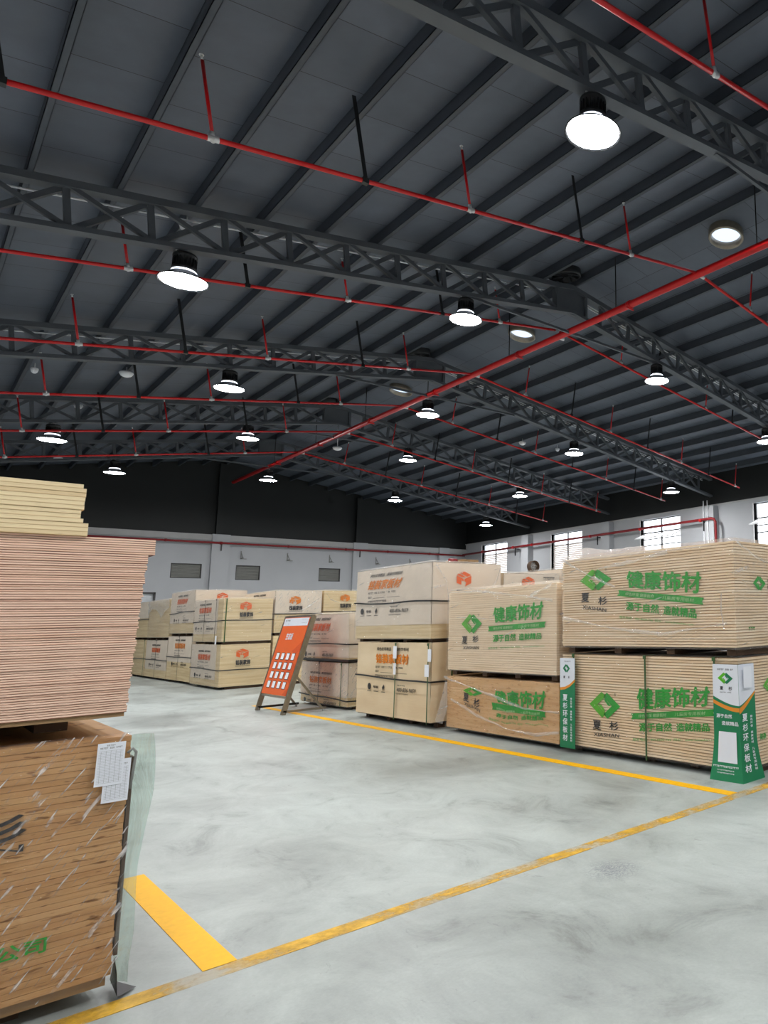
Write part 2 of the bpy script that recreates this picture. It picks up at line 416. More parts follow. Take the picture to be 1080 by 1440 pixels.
class Face:
    """a printing face: X-facing (normal -X, reads towards -Y) or Y-facing (normal -Y, reads towards +X)"""
    def __init__(s, axis, pos, warp=None): s.axis = axis; s.pos = pos; s.warp = warp
    def P(s, a, z, out=0.0):
        if s.warp: a, z = s.warp(a, z)
        if s.axis == 'X': return Vector((s.pos-out, a, z))
        return Vector((a, s.pos-out, z))
    def quad(s, mb, string, c, out=0.008, bold=0.0, shear=0.0):
        """c = TL, TR, BR, BL as (along, z)"""
        vs, fs = text_mesh(string, bold, shear)
        pts = []
        for u, v, k in vs:
            a = (c[3][0]*(1-u)+c[2][0]*u)*(1-v) + (c[0][0]*(1-u)+c[1][0]*u)*v
            z = (c[3][1]*(1-u)+c[2][1]*u)*(1-v) + (c[0][1]*(1-u)+c[1][1]*u)*v
            pts.append(s.P(a, z, out+0.0004*k))
        mb.add(pts, fs)
    def rect(s, mb, string, a0, a1, z0, z1, **k): s.quad(mb, string, ((a0,z1),(a1,z1),(a1,z0),(a0,z0)), **k)
    def poly(s, mb, pts, out=0.008):
        mb.add([s.P(a, z, out) for a, z in pts], [tuple(range(len(pts)))])
    def strip(s, mb, pts_top, pts_bot, out=0.008):
        for i in range(len(pts_top)-1):
            s.poly(mb, [pts_top[i], pts_top[i+1], pts_bot[i+1], pts_bot[i]], out)
    def marks(s, mb, a0, a1, z0, z1, n, seed=1, out=0.008, fill=0.6):
        """illegible small print: a row of tiny strokes"""
        r = random.Random(seed); w = (a1-a0)/n
        for k in range(n):
            if r.random() > fill+0.25: continue
            aa = a0 + k*w
            if r.random() < 0.5:
                s.poly(mb, [(aa, z1), (aa+w*0.8, z1), (aa+w*0.8, z0+(z1-z0)*0.7), (aa, z0+(z1-z0)*0.7)], out)
                s.poly(mb, [(aa+w*0.3, z1), (aa+w*0.5, z1), (aa+w*0.5, z0), (aa+w*0.3, z0)], out)
            else:
                s.poly(mb, [(aa, z0), (aa+w*0.8, z0), (aa+w*0.8, z0+(z1-z0)*0.3), (aa, z0+(z1-z0)*0.3)], out)
                s.poly(mb, [(aa, z0+(z1-z0)*0.55), (aa+w*0.7, z0+(z1-z0)*0.55), (aa+w*0.7, z1), (aa, z1)], out)

def chevrons(face, mbA, mbB, ca, cz, ha, hz, out=0.008):
    """two interlocked chevrons forming a diamond with a square hole"""
    def q(u, v): return (ca + u*ha, cz + v*hz)
    A = [(-1.0,0.0),(-0.18,1.0),(0.12,0.80),(-0.42,0.08),(-0.02,-0.52),(0.16,-0.80),(-0.12,-0.96)]
    face.poly(mbA, [q(-1.0,0.0), q(-0.2,1.0), q(0.12,0.72), q(-0.46,0.02)], out)
    face.poly(mbA, [q(-1.0,0.0), q(-0.46,0.02), q(0.08,-0.66), q(-0.16,-0.97)], out)
    face.poly(mbA, [q(-0.40,0.02), q(-0.22,0.02), q(0.0,-0.34), q(0.02,-0.60)], out)
    face.poly(mbB, [q(1.0,0.0), q(0.2,-1.0), q(-0.08,-0.70), q(0.46,-0.02)], out)
    face.poly(mbB, [q(1.0,0.0), q(0.46,-0.02), q(-0.08,0.66), q(0.16,0.97)], out)
    face.poly(mbB, [q(0.40,-0.02), q(0.24,-0.02), q(0.0,0.34), q(0.0,0.60)], out)

def cube_logo(face, mb, a0, a1, z0, z1, out=0.012):
    def q(u, v): return ((a0+a1)/2 + u*(a1-a0)/2, (z0+z1)/2 + v*(z1-z0)/2)
    face.poly(mb, [q(0,1), q(1,0.55), q(0.42,0.30), q(-0.52,0.76)], out)
    face.poly(mb, [q(-0.66,0.70), q(-1,0.55), q(-0.30,0.22), q(0.28,0.25)], out)
    face.poly(mb, [q(-1,0.45), q(-0.06,0.02), q(-0.06,-0.30), q(-0.36,-0.12), q(-0.36,-0.75), q(-1,-0.50)], out)
    face.poly(mb, [q(1,0.45), q(0.06,0.02), q(0.06,-0.28), q(0.30,-0.40), q(0.16,-0.95), q(1,-0.50)], out)

# ------------------------------------------------------------------ camera
f_px, yaw, pitch, roll = 983.79, 0.84639, 0.14868, -0.02608
CAM_H = 1.40
F = Vector((math.sin(yaw)*math.cos(pitch), math.cos(yaw)*math.cos(pitch), math.sin(pitch)))
R = Vector((math.cos(yaw), -math.sin(yaw), 0)); U = R.cross(F)
R2 = R*math.cos(roll) + U*math.sin(roll); U2 = -R*math.sin(roll) + U*math.cos(roll)
cam = bpy.data.cameras.new('camera'); co = bpy.data.objects.new('camera', cam); COL.objects.link(co)
M = Matrix((R2, U2, -F)).transposed().to_4x4(); M.translation = Vector((0,0,CAM_H)); co.matrix_world = M
cam.sensor_fit = 'AUTO'; cam.sensor_width = 36; cam.lens = f_px/1440*36
cam.shift_x = -(960-540)/1440.0; cam.shift_y = 0.0
cam.clip_start = 0.05; cam.clip_end = 200
SC.camera = co

# ------------------------------------------------------------------ setting
XL, XR, YF, YB = -2.8, 21.3, -4.0, 35.25
RIDGE = 9.25
def zp(x):   # underside of the purlins
    return 6.94+0.18*x if x <= RIDGE else 8.605-0.148*(x-RIDGE)
def zc(x):   # underside of the truss bottom chord
    return 6.25+0.185*x if x <= RIDGE else 7.961-0.158*(x-RIDGE)
DK = 0.19    # purlin height
def struct(name, mb, mat, label=None):
    o = mb.build(name, mat); o['kind'] = 'structure'
    if label: o['label'] = label
    return o
struct('floor', MB().box(XL-0.3, XR+0.3, YF-0.3, YB+0.3, -0.2, 0.0), FLOOR)
# roof deck
mb = MB()
for xa, xb in ((XL-0.3, RIDGE), (RIDGE, XR+0.3)):
    za, zb = (zp(xa)+DK, zp(RIDGE)+DK) if xb <= RIDGE else (zp(RIDGE)+DK, zp(xb)+DK)
    vs = [(xa,YF-0.3,za),(xb,YF-0.3,zb),(xb,YB+0.3,zb),(xa,YB+0.3,za)]
    vs += [(x,y,z+0.12) for x,y,z in vs]
    mb.add(vs, [(0,3,2,1),(4,5,6,7),(0,1,5,4),(1,2,6,5),(2,3,7,6),(3,0,4,7)])
struct('ceiling', mb, DECK)
def gable(y0, y1, zbot, xa, xb):
    m_ = MB()
    xs = [xa] + ([RIDGE] if xa < RIDGE < xb else []) + [xb]
    n = len(xs)
    vs = [(x, y, zbot) for y in (y0,y1) for x in xs] + [(x, y, zp(x)+DK) for y in (y0,y1) for x in xs]
    fs = []
    for i in range(n-1):
        fs += [(i, i+1, 2*n+i+1, 2*n+i), (n+i+1, n+i, 3*n+i, 3*n+i+1), (2*n+i, 2*n+i+1, 3*n+i+1, 3*n+i), (i+1, i, n+i, n+i+1)]
    fs += [(0, 2*n, 3*n, n), (n-1, 2*n-1, 4*n-1, 3*n-1)]
    return m_.add(vs, fs)
# back wall: white masonry with openings for the three shutters and the roller door
def wall_with_holes(axis, pos0, pos1, a0, a1, z0, z1, holes):
    """wall slab between pos0,pos1 along 'axis' normal, with rectangular holes (a0,a1,z0,z1)"""
    m_ = MB()
    As = sorted(set([a0, a1]+[h[0] for h in holes]+[h[1] for h in holes]))
    for i in range(len(As)-1):
        l, r = As[i], As[i+1]; hs = sorted([h for h in holes if h[0] <= l+1e-6 and h[1] >= r-1e-6], key=lambda h: h[2])
        z = z0
        segs = []
        for h in hs:
            if h[2] > z+1e-6: segs.append((z, h[2]))
            z = h[3]
        if z < z1: segs.append((z, z1))
        for za, zb in segs:
            if axis == 'Y': m_.box(l, r, pos0, pos1, za, zb)
            else: m_.box(pos0, pos1, l, r, za, zb)
    return m_
SH = [(7.60,8.70,3.55,4.17), (9.98,10.95,3.52,4.17), (13.47,14.47,3.53,4.16), (17.6,18.6,3.53,4.16)]
DOOR = (4.2,7.17,0.0,2.95)
struct('wall_back', wall_with_holes('Y', YB, YB+0.25, XL-0.3, XR+0.3, 0, 5.45, SH+[DOOR]), WHITE)
struct('wall_back_gable', gable(YB+0.02, YB+0.22, 5.45, XL-0.3, XR+0.3), DARK)
struct('wall_front', MB().box(XL-0.3, XR+0.3, YF-0.25, YF, 0, 5.45), WHITE)
struct('wall_front_gable', gable(YF-0.22, YF-0.02, 5.45, XL-0.3, XR+0.3), DARK)
struct('wall_left', MB().box(XL-0.25, XL, YF, YB, 0, 5.45), WHITE)
struct('wall_left_upper', MB().box(XL-0.22, XL-0.02, YF, YB, 5.45, zp(XL)+DK+0.02), DARK)
WIN = [(31.25,33.6), (25.2,27.5), (19.0,21.3), (12.95,15.27), (6.9,9.2), (0.9,3.2)]
struct('wall_right', wall_with_holes('X', XR, XR+0.25, YF, YB, 0, 5.72, [(a,b,2.6,5.57) for a,b in WIN]), WHITE)
struct('wall_right_upper', MB().box(XR+0.0, XR+0.22, YF, YB, 5.72, zp(XR)+DK+0.02), DARK)
struct('trim_1', MB().box(XL, XR, YB-0.10, YB, 5.20, 5.45), LEDGE)
struct('trim_2', MB().box(XR-0.05, XR, YF, YB, 5.72, 5.76), LEDGE)
n = 3
for xa, xb in ((8.98,9.65), (15.0,15.7), (19.6,20.2), (3.2,3.8)):
    struct('trim_%d' % n, MB().box(xa, xb, YB-0.16, YB, 0, 5.47), WHITE); n += 1
for i in range(-1, 5):
    yt = 5.25+6.01*i
    struct('trim_%d' % n, MB().box(XR-0.30, XR, yt-0.28, yt+0.28, 0, 5.68), WHITE); n += 1
# dark gable stiffener columns
for x in (9.2, 15.2):
    struct('trim_%d' % n, MB().box(x-0.12, x+0.12, YB-0.2, YB, 5.47, zp(x)), DARK); n += 1
# shutters (windows on the back wall)
k = 1
for (a,b,z0,z1) in SH:
    o = MB().box(a, b, YB+0.10, YB+0.12, z0, z1).build('window_%d' % k, SHUT); o['kind'] = 'structure'
    m_ = MB()
    z = z0+0.04
    while z < z1-0.02:
        m_.add([(a,YB+0.10,z+0.05),(b,YB+0.10,z+0.05),(b,YB+0.06,z),(a,YB+0.06,z)], [(0,1,2,3)])
        m_.add([(a,YB+0.10,z-0.005),(b,YB+0.10,z-0.005),(b,YB+0.06,z),(a,YB+0.06,z)], [(3,2,1,0)])
        z += 0.06
    m_.build('shutter_slats', SHUT, o)
    MB().box(a, a+0.03, YB+0.02, YB+0.1, z0, z1).box(b-0.03, b, YB+0.02, YB+0.1, z0, z1).box(a, b, YB+0.02, YB+0.1, z0, z0+0.03).box(a, b, YB+0.02, YB+0.1, z1-0.03, z1).build('window_frame', FRAME, o)
    k += 1
# right wall windows
for i, (a,b) in enumerate(WIN):
    zt, zb = 5.57, 2.6
    o = MB().box(XR+0.10, XR+0.15, a, a+0.05, zb, zt).box(XR+0.10, XR+0.15, b-0.05, b, zb, zt).box(XR+0.10, XR+0.15, a, b, zt-0.04, zt).box(XR+0.10, XR+0.15, a, b, zb, zb+0.05).box(XR+0.08, XR+0.14, (a+b)/2-0.025, (a+b)/2+0.025, zb, zt)
    o.box(XR+0.09, XR+0.14, a, b, 4.97, 5.02)
    w = o.build('window_%d' % k, FRAME); w['kind'] = 'structure'; k += 1
    MB().box(XR-0.01, XR+0.16, b-0.03+0.03, b+0.05, zb, zt).build('window_jamb', FRAMEW, w)
    MB().box(XR+0.122, XR+0.128, a+0.05, b-0.05, 5.02, zt-0.04).build('pane', GLASS, w)
    if i < 2:
        m_ = MB(); z = zb+0.06
        while z < 4.95:
            for ya, yb in ((a+0.05,(a+b)/2-0.03), ((a+b)/2+0.03, b-0.05)):
                m_.add([(XR+0.07,ya,z+0.06),(XR+0.07,yb,z+0.06),(XR+0.15,yb,z),(XR+0.15,ya,z),
                        (XR+0.07,ya,z+0.052),(XR+0.07,yb,z+0.052),(XR+0.15,yb,z-0.008),(XR+0.15,ya,z-0.008)],
                       [(3,2,1,0),(4,5,6,7),(0,1,5,4),(2,3,7,6)])
            z += 0.095
        m_.build('louvre_blades', LOUV, w)
    else:
        mb_ = MB()
        for zz in (4.72, 4.45, 3.9, 3.3): mb_.box(XR+0.09, XR+0.14, a, b, zz-0.02, zz+0.02)
        mb_.build('glazing_bar', FRAME, w)
        MB().box(XR+0.122, XR+0.128, a+0.05, b-0.05, zb+0.05, 4.43).build('pane', GLASS, w)
        for ya, yb in ((a+0.06,(a+b)/2-0.04), ((a+b)/2+0.04, b-0.06)):     # awning sashes tilted open into the room
            s_ = MB()
            top = Vector((XR+0.08, 0, 4.93)); bot = Vector((XR-0.42, 0, 4.72))
            for p, q in (((top.x,ya,top.z),(top.x,yb,top.z)), ((bot.x,ya,bot.z),(bot.x,yb,bot.z)), ((top.x,ya,top.z),(bot.x,ya,bot.z)), ((top.x,yb,top.z),(bot.x,yb,bot.z))):
                s_.bar(p, q, 0.035, 0.035)
            sa = s_.build('open_sash', FRAMEW, w)
            MB().add([(top.x,ya,top.z),(top.x,yb,top.z),(bot.x,yb,bot.z),(bot.x,ya,bot.z)], [(0,1,2,3)]).build('pane', FROST, sa)
# roller door
d = MB().box(DOOR[0], DOOR[1], YB+0.12, YB+0.15, 0, DOOR[3])
z = 0.1
while z < DOOR[3]:
    d.box(DOOR[0]+0.04, DOOR[1]-0.04, YB+0.105, YB+0.12, z, z+0.06); z += 0.11
d = d.build('door_1', ROLL); d['kind'] = 'structure'
MB().box(DOOR[0], DOOR[0]+0.06, YB+0.0, YB+0.12, 0, DOOR[3]).box(DOOR[1]-0.06, DOOR[1], YB+0.0, YB+0.12, 0, DOOR[3]).box(DOOR[0], DOOR[1], YB+0.0, YB+0.12, DOOR[3]-0.06, DOOR[3]).build('door_frame', FRAME, d)

# ------------------------------------------------------------------ purlins
ORD = ['first','second','third','fourth','fifth','sixth','seventh','eighth','ninth','tenth','eleventh','twelfth','thirteenth','fourteenth']
lx = [0.61+0.868*k for k in range(10, -4, -1)]
rx = [11.08+0.868*k for k in range(12)]
def purlin(x, label):
    m_ = MB(); z = zp(x); s = 0.18 if x <= RIDGE+0.1 else -0.148
    if x > RIDGE and x < RIDGE+0.1: z = zp(RIDGE)
    w = 0.062
    m_.box(x-0.004, x+0.004, YF, YB, z, z+DK+0.03)
    m_.box(x-0.004, x+w, YF, YB, z, z+0.006)
    m_.box(x-0.004, x+w, YF, YB, z+DK-0.012, z+DK-0.004)
    m_.box(x+w-0.005, x+w, YF, YB, z, z+0.03)
    o = m_.build('roof_purlin', PURL)
    tag(o, label, 'roof beam', 'purlins along the roof')
for i, x in enumerate(lx):
    purlin(x, 'long dark steel purlin at the ridge line of the roof' if i == 0 else 'long dark steel purlin on the left roof slope, %s down from the ridge' % ORD[i-1])
for i, x in enumerate(rx):
    if x > XR-0.1: continue
    purlin(x, 'long dark steel purlin on the right roof slope, %s down from the ridge' % ORD[i])

# ------------------------------------------------------------------ trusses
def make_truss(y):
    root = empty('roof_truss', (RIDGE, y, zc(RIDGE)), 'x', 'roof truss', 'roof trusses across the hall')
    nL = Vector((-0.18,0,1)).normalized(); nR = Vector((0.148,0,1)).normalized()
    def chord(name, zf, w, h, off):
        for xa, xb in ((XL+0.02, RIDGE), (RIDGE, XR-0.05)):
            m_ = MB()
            za = zf(xa)+off if xa < RIDGE else zf(RIDGE)+off
            m_.bar((xa, y, za), (xb, y, zf(xb)+off), w, h)
            m_.build(name, STEEL, root)
    chord('bottom_chord', zc, 0.17, 0.07, 0.035)
    chord('top_chord', zp, 0.17, 0.10, -0.052)
    xs = [x for x in [0.18+0.868*k for k in range(-3, 11)] if x < 8.9]
    xr = [10.05+0.868*k for k in range(13)]
    for side, arr in ((0, xs), (1, xr)):
        for i, x in enumerate(arr):
            t = 0.10 if side == 0 else -0.10
            a = (x, y, zc(x)+0.05); b = (x - t*0.6, y, zp(x-t*0.6)-0.07)
            if side == 0 and x < XL+0.1: continue
            MB().bar(a, b, 0.075, 0.06, up=(0,1,0)).build('web_post', STEEL, root)
            if i+1 < len(arr):
                x2 = arr[i+1]
                MB().angle((x+0.03, y+0.03, zc(x)+0.06), (x2-0.06, y+0.03, zp(x2)-0.08), 0.07, 0.008, up=(0,1,0)).build('diagonal_brace', STEEL, root)
                MB().angle((x-0.02, y-0.03, zp(x)-0.08), (x2-0.03, y-0.03, zc(x2)+0.06), 0.06, 0.008, up=(0,1,0)).build('diagonal_brace', STEEL, root)
    MB().box(RIDGE-0.42, RIDGE+0.35, y-0.03, y+0.03, zc(RIDGE)-0.02, zp(RIDGE)-0.06).box(RIDGE-0.46, RIDGE-0.40, y-0.08, y+0.08, zc(RIDGE)-0.04, zp(RIDGE)-0.06).box(RIDGE+0.33, RIDGE+0.39, y-0.08, y+0.08, zc(RIDGE)-0.04, zp(RIDGE)-0.06).build('ridge_plate', STEEL, root)
    MB().angle((6.75, y-0.02, zc(6.75)+0.01), (11.95, y-0.02, zc(11.95)-0.01), 0.05, 0.006, up=(0,1,0)).build('collar_tie', STEEL, root)
    return root
TY = [5.25+6.01*i for i in range(5)]
tn = ['nearest the camera, filling the top right corner', 'second from the camera, running above the nearest left lamp', 'third from the camera', 'fourth from the camera, deep in the hall', 'farthest away, just before the dark gable wall']
t0 = make_truss(TY[0]); t0['label'] = 'dark grey steel lattice roof truss, ' + tn[0]
for i in range(1, 5):
    copy_tree(t0, (RIDGE, TY[i], zc(RIDGE)), 'dark grey steel lattice roof truss, ' + tn[i])
copy_tree(t0, (RIDGE, 5.25-6.01, zc(RIDGE)), 'dark grey steel lattice roof truss behind the camera, outside the photo')

# pale conduits running behind the top chords
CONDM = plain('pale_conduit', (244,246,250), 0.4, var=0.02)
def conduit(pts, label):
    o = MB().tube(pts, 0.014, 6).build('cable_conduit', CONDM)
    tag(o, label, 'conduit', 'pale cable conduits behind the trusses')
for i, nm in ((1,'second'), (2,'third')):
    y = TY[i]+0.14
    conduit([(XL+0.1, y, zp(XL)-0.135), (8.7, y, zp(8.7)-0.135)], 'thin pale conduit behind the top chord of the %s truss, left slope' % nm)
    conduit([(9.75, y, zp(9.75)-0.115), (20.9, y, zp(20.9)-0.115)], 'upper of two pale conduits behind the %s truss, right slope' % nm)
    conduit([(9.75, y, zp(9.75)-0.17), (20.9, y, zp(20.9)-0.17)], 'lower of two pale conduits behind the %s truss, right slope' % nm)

# ------------------------------------------------------------------ sprinkler pipes
MX, MZ = 9.2, 7.55
mp = MB().tube([(MX, YF+0.2, MZ), (MX, 33.6, MZ)], 0.07, 14).build('sprinkler_main_pipe', RED)
tag(mp, 'thick red sprinkler main pipe running the length of the hall under the ridge', 'pipe')
for y in [2.4, 5.9, 9.4, 13.1, 16.9, 20.7, 24.5, 28.4]:
    m_ = MB(); m_.tube([(MX, y-0.045, MZ), (MX, y+0.045, MZ)], 0.084, 14).box(MX-0.1, MX+0.1, y-0.015, y+0.015, MZ-0.095, MZ-0.07)
    m_.build('pipe_coupling', RED, mp)
    MB().tube([(MX+0.0, y+0.4, MZ+0.05), (MX, y+0.4, zp(MX)+0.1)], 0.012, 6).build('hanger_rod', BLACK, mp)
BY = [3.88, 7.62, 11.68, 15.05, 18.75, 22.6, 26.35]
bnm = ['nearest the camera','just behind the first truss','just behind the second truss lamps','between the second and third trusses','between the third and fourth trusses','just in front of the fourth truss','between the fourth and fifth trusses']
def branch(y, side, nm):
    k2 = 0.13 if 11.5 < y < 11.8 else 0.0
    def zb(x): return zp(x)-1.02+k2 if side == 0 else zp(x)-1.0+k2
    if side == 0: xa, xb = XL+0.5, MX-0.06
    else: xa, xb = MX+0.06, 20.15
    root = empty('sprinkler_branch_pipe', (MX, y, MZ), 'thin red sprinkler branch pipe on the %s slope, %s' % (('left','right')[side], nm), 'pipe', 'sprinkler branch pipes')
    MB().tube([(xa, y, zb(xa)), (xb, y, zb(xb) if side == 0 else MZ)] if side == 0 else [(xa, y, zb(xa+0.3)), (xb, y, zb(xb))], 0.027, 8).build('pipe_run', RED, root)
    nx, nz = (-0.18, 1) if side == 0 else (0.148, 1)
    ln = math.hypot(nx, nz); nx /= ln; nz /= ln
    xs = [-1.2, 1.70, 4.57, 7.50] if side == 0 else [10.78, 13.84, 17.0, 19.9]
    if side == 0 and y < 5: xs = [-1.2, 2.1, 5.05, 8.0]
    if k2: xs = [x*1.03 for x in xs]
    for x in xs:
        z = zb(x)
        rl = 0.80-k2
        r = MB().tube([(x, y, z), (x+nx*rl, y, z+nz*rl)], 0.017, 8).build('riser', RED, root)
        hx, hz = x+nx*rl, z+nz*rl
        MB().tube([(hx, y, hz), (hx+nx*0.05, y, hz+nz*0.05)], 0.012, 8).tube([(hx+nx*0.05, y, hz+nz*0.05), (hx+nx*0.058, y, hz+nz*0.058)], 0.022, 10).build('sprinkler_head', TEE, r)
        MB().tube([(x-0.05, y, zb(x-0.05)), (x+0.05, y, zb(x+0.05))], 0.032, 10).tube([(x,y,z),(x+nx*0.07,y,z+nz*0.07)], 0.024, 8).sphere((x, y, z-0.012), 0.031, 10, 6).build('tee_fitting', TEE, root)
    if side == 1:
        MB().tube([(MX+0.07, y, MZ), (MX+0.17, y, MZ)], 0.040, 10).build('tee_fitting', TEE, root)
    hs = [0.2, 3.2, 6.45] if side == 0 else [12.35, 15.4, 18.4]
    for x in hs:
        z = zb(x)
        m_ = MB().angle((x, y, z+0.02), (x+nx*1.0, y, z+nz*1.0), 0.045, 0.008, up=(0,1,0))
        m_.box(x-0.035, x+0.035, y-0.035, y+0.035, z-0.035, z+0.03)
        m_.build('hanger', BLACK, root)
for i, y in enumerate(BY):
    branch(y, 0, bnm[i]); branch(y, 1, bnm[i])

# wall pipes
o = MB().tube([(XL+0.2, YB-0.22, 5.09), (XR-0.22, YB-0.22, 5.09)], 0.045, 10).build('wall_fire_pipe', DRED)
tag(o, 'dark red pipe running along the far end wall above the shutters', 'pipe')
for x in (7.3, 9.3, 12.0, 14.6, 16.7, 19.0):
    MB().tube([(x-0.04,YB-0.22,5.09),(x+0.04,YB-0.22,5.09)], 0.06, 10).build('pipe_coupling', DRED, o)
for x in (9.32, 15.3):
    MB().bar((x, YB-0.2, 5.09), (x, YB-0.2, 4.75), 0.04, 0.04).build('pipe_bracket', FRAME, o)
o = MB().tube([(XR-0.36, YB-0.3, 5.12), (XR-0.36, 17.05, 5.16), (XR-0.36, 16.92, 5.12), (XR-0.36, 16.85, 5.0), (XR-0.36, 16.85, 0.3)], 0.055, 12).build('wall_fire_pipe', DRED)
tag(o, 'dark red pipe along the window wall, bending down beside a pilaster', 'pipe')
for y in (33.0, 30.2, 28.6, 24.2, 21.0, 17.6):
    MB().tube([(XR-0.36,y-0.05,5.14),(XR-0.36,y+0.05,5.14)], 0.07, 10).build('pipe_coupling', RED, o)
for y in (30.0, 23.7, 17.45):
    MB().bar((XR-0.36, y, 5.12), (XR-0.36, y, 4.7), 0.04, 0.04).bar((XR-0.36,y,5.05),(XR-0.1,y,5.05),0.04,0.04).build('pipe_bracket', BLACK, o)
# small wall brackets
for i, x in enumerate((10.15, 12.05, 13.93, 16.2, 18.0)):
    o = MB().box(x-0.015, x+0.015, YB-0.03, YB, 4.45, 4.80).box(x-0.015, x+0.015, YB-0.35, YB, 4.45, 4.48).box(x, x+0.22, YB-0.04, YB, 4.44, 4.47).bar((x, YB-0.3, 4.47), (x, YB-0.02, 4.72), 0.02, 0.02).build('wall_bracket', SHUT)
    tag(o, 'small grey steel bracket on the white end wall, %s from the left' % ORD[i], 'bracket', 'brackets on the end wall')
# down pipes on the right wall pilaster
for dx, nm in ((17.25,'nearer'), (17.45,'farther')):
    o = MB().tube([(XR-0.34, dx, 0.3), (XR-0.34, dx, 5.9)], 0.02, 8).build('cable_pipe', CONDM)
    tag(o, 'thin pale vertical pipe on the window-wall pilaster, the %s of two' % nm, 'pipe', 'thin pipes on the pilaster')

# ------------------------------------------------------------------ roof vents
def vent(x, y, lit, label):
    z = zp(x)+DK
    root = empty('roof_ventilator', (x, y, z-0.16), label, 'ventilator', 'round ventilators beside the ridge')
    s = 0.18 if x < RIDGE else -0.148
    pr = [(0.33, 0.16), (0.34, 0.02), (0.32, 0.0), (0.29, 0.015), (0.28, 0.15)]
    m_ = MB().lathe((x,y,z-0.16), pr, 32)
    for v in m_.v: v.z += s*(v.x-x)
    m_.build('collar', STAIN if lit else BLACK, root)
    m_ = MB().disc((x,y,z-0.03), 0.285, 28)
    for v in m_.v: v.z += s*(v.x-x)
    m_.build('skylight_disc', SKYD if lit else BLACK, root)
    if not lit:
        m_ = MB()
        for k in range(9):
            a = 2*PI*k/9
            m_.bar((x+0.08*math.cos(a), y+0.08*math.sin(a), z-0.10), (x+0.29*math.cos(a+0.5), y+0.29*math.sin(a+0.5), z-0.12), 0.05, 0.006)
        m_.build('fan_blades', SHADE, root)
vent(9.98, 7.54, True, 'round roof ventilator nearest the camera, open to pale sky, by the red main pipe')
vent(10.0, 14.14, True, 'round roof ventilator half lit by sky, behind the second truss')
vent(9.95, 20.4, True, 'small bright round ventilator behind the third truss')
vent(8.86, 11.0, False, 'dark round ventilator left of the ridge, in front of the second truss')
vent(8.86, 17.3, False, 'dark round ventilator left of the ridge, by the third truss')
vent(8.86, 23.3, False, 'dark round ventilator left of the ridge, by the fourth truss')

# ------------------------------------------------------------------ high bay lamps
def make_lamp(x, y, z):
    root = empty('high_bay_lamp', (x, y, z), 'x', 'ceiling lamp', 'high bay lamps')
    MB().tube([(x,y,z+0.03),(x,y,z-0.03)], 0.008, 6).tube([(x-0.05,y,z-0.06),(x-0.04,y,z-0.02),(x,y,z-0.01),(x+0.04,y,z-0.02),(x+0.05,y,z-0.06)], 0.006, 6).build('hook', TEE, root)
    MB().tube([(x+0.02,y,z+0.02),(x-0.07,y-0.02,z+0.0),(x-0.12,y-0.02,z-0.03),(x-0.07,y,z-0.07)], 0.006, 6).build('power_cable', TEE, root)
    m_ = MB().lathe((x,y,z-0.30), [(0.001,0.245),(0.13,0.245),(0.145,0.23),(0.148,0.20),(0.125,0.17),(0.125,0.06),(0.15,0.045),(0.15,0.0),(0.13,-0.005)], 32)
    for k in range(20):
        a = 2*PI*k/20
        m_.bar((x+0.120*math.cos(a), y+0.120*math.sin(a), z-0.26), (x+0.120*math.cos(a), y+0.120*math.sin(a), z-0.12), 0.006, 0.05, up=(math.cos(a), math.sin(a), 0))
    m_.build('heat_sink', BLACK, root)
    MB().lathe((x,y,z-0.30), [(0.14,-0.006),(0.152,-0.012),(0.152,-0.024),(0.14,-0.030)], 32).build('glow_ring', RING, root)
    MB().lathe((x,y,z-0.45), [(0.135,0.125),(0.16,0.115),(0.20,0.07),(0.27,0.02),(0.305,0.0),(0.31,-0.012),(0.297,-0.012),(0.26,0.02),(0.19,0.07),(0.14,0.11)], 36).build('lamp_shade', SHADE, root)
    MB().disc((x,y,z-0.448), 0.292, 36).build('lens', LAMP, root)
    return root
lamps = [(0,[4.62, 9.2, 0.1, 14.2]), (1,[2.3,6.7,11.9,16.5,-2.0]), (2,[4.52,9.2,14.28,18.9,0.1]), (3,[2.32,6.67,11.7,16.45]), (4,[4.55,9.18,14.2,18.75]), (-1,[-2.0,2.3,6.7,11.9])]  # last row, behind the camera, is unseen and added to brighten the foreground
lname = {(0,4.62):'glaring white high bay lamp under the nearest truss, brightest and closest of all',
 (1,2.3):'high bay lamp at upper left under the second truss, its black housing clearly seen',
 (1,6.7):'high bay lamp under the second truss, just left of the red main pipe',
 (1,11.9):'high bay lamp under the second truss, right of the red main pipe',
 (1,16.5):'high bay lamp under the second truss, cut by the right edge of the photo',
 (2,4.52):'high bay lamp under the third truss, well left of the ridge',
 (2,9.2):'high bay lamp under the third truss, directly below the ridge',
 (2,14.28):'high bay lamp under the third truss, halfway down the right slope',
 (2,18.9):'high bay lamp under the third truss, near the window wall',
 (3,2.32):'high bay lamp under the fourth truss, farthest left one in view',
 (3,6.67):'high bay lamp under the fourth truss, just left of the ridge',
 (3,11.7):'high bay lamp under the fourth truss, just right of the ridge',
 (3,16.45):'high bay lamp under the fourth truss, low on the right slope',
 (4,4.55):'small far high bay lamp under the fifth truss, above the leftmost shutter',
 (4,9.18):'small far high bay lamp under the fifth truss, below the ridge',
 (4,14.2):'small far high bay lamp under the fifth truss, right of the ridge',
 (4,18.75):'smallest high bay lamp under the fifth truss, above the far window corner'}
first = None
for ti, xs in lamps:
    for x in xs:
        loc = (x, 5.25+6.01*ti, zc(x) if abs(x-9.2) > 0.1 else 7.43)
        lb = lname.get((ti, x), 'unseen high bay lamp at bay %d, %.1f m across, outside the photo' % (ti+2, x))
        if first is None:
            first = make_lamp(*loc); first['label'] = lb
        else:
            copy_tree(first, loc, lb)

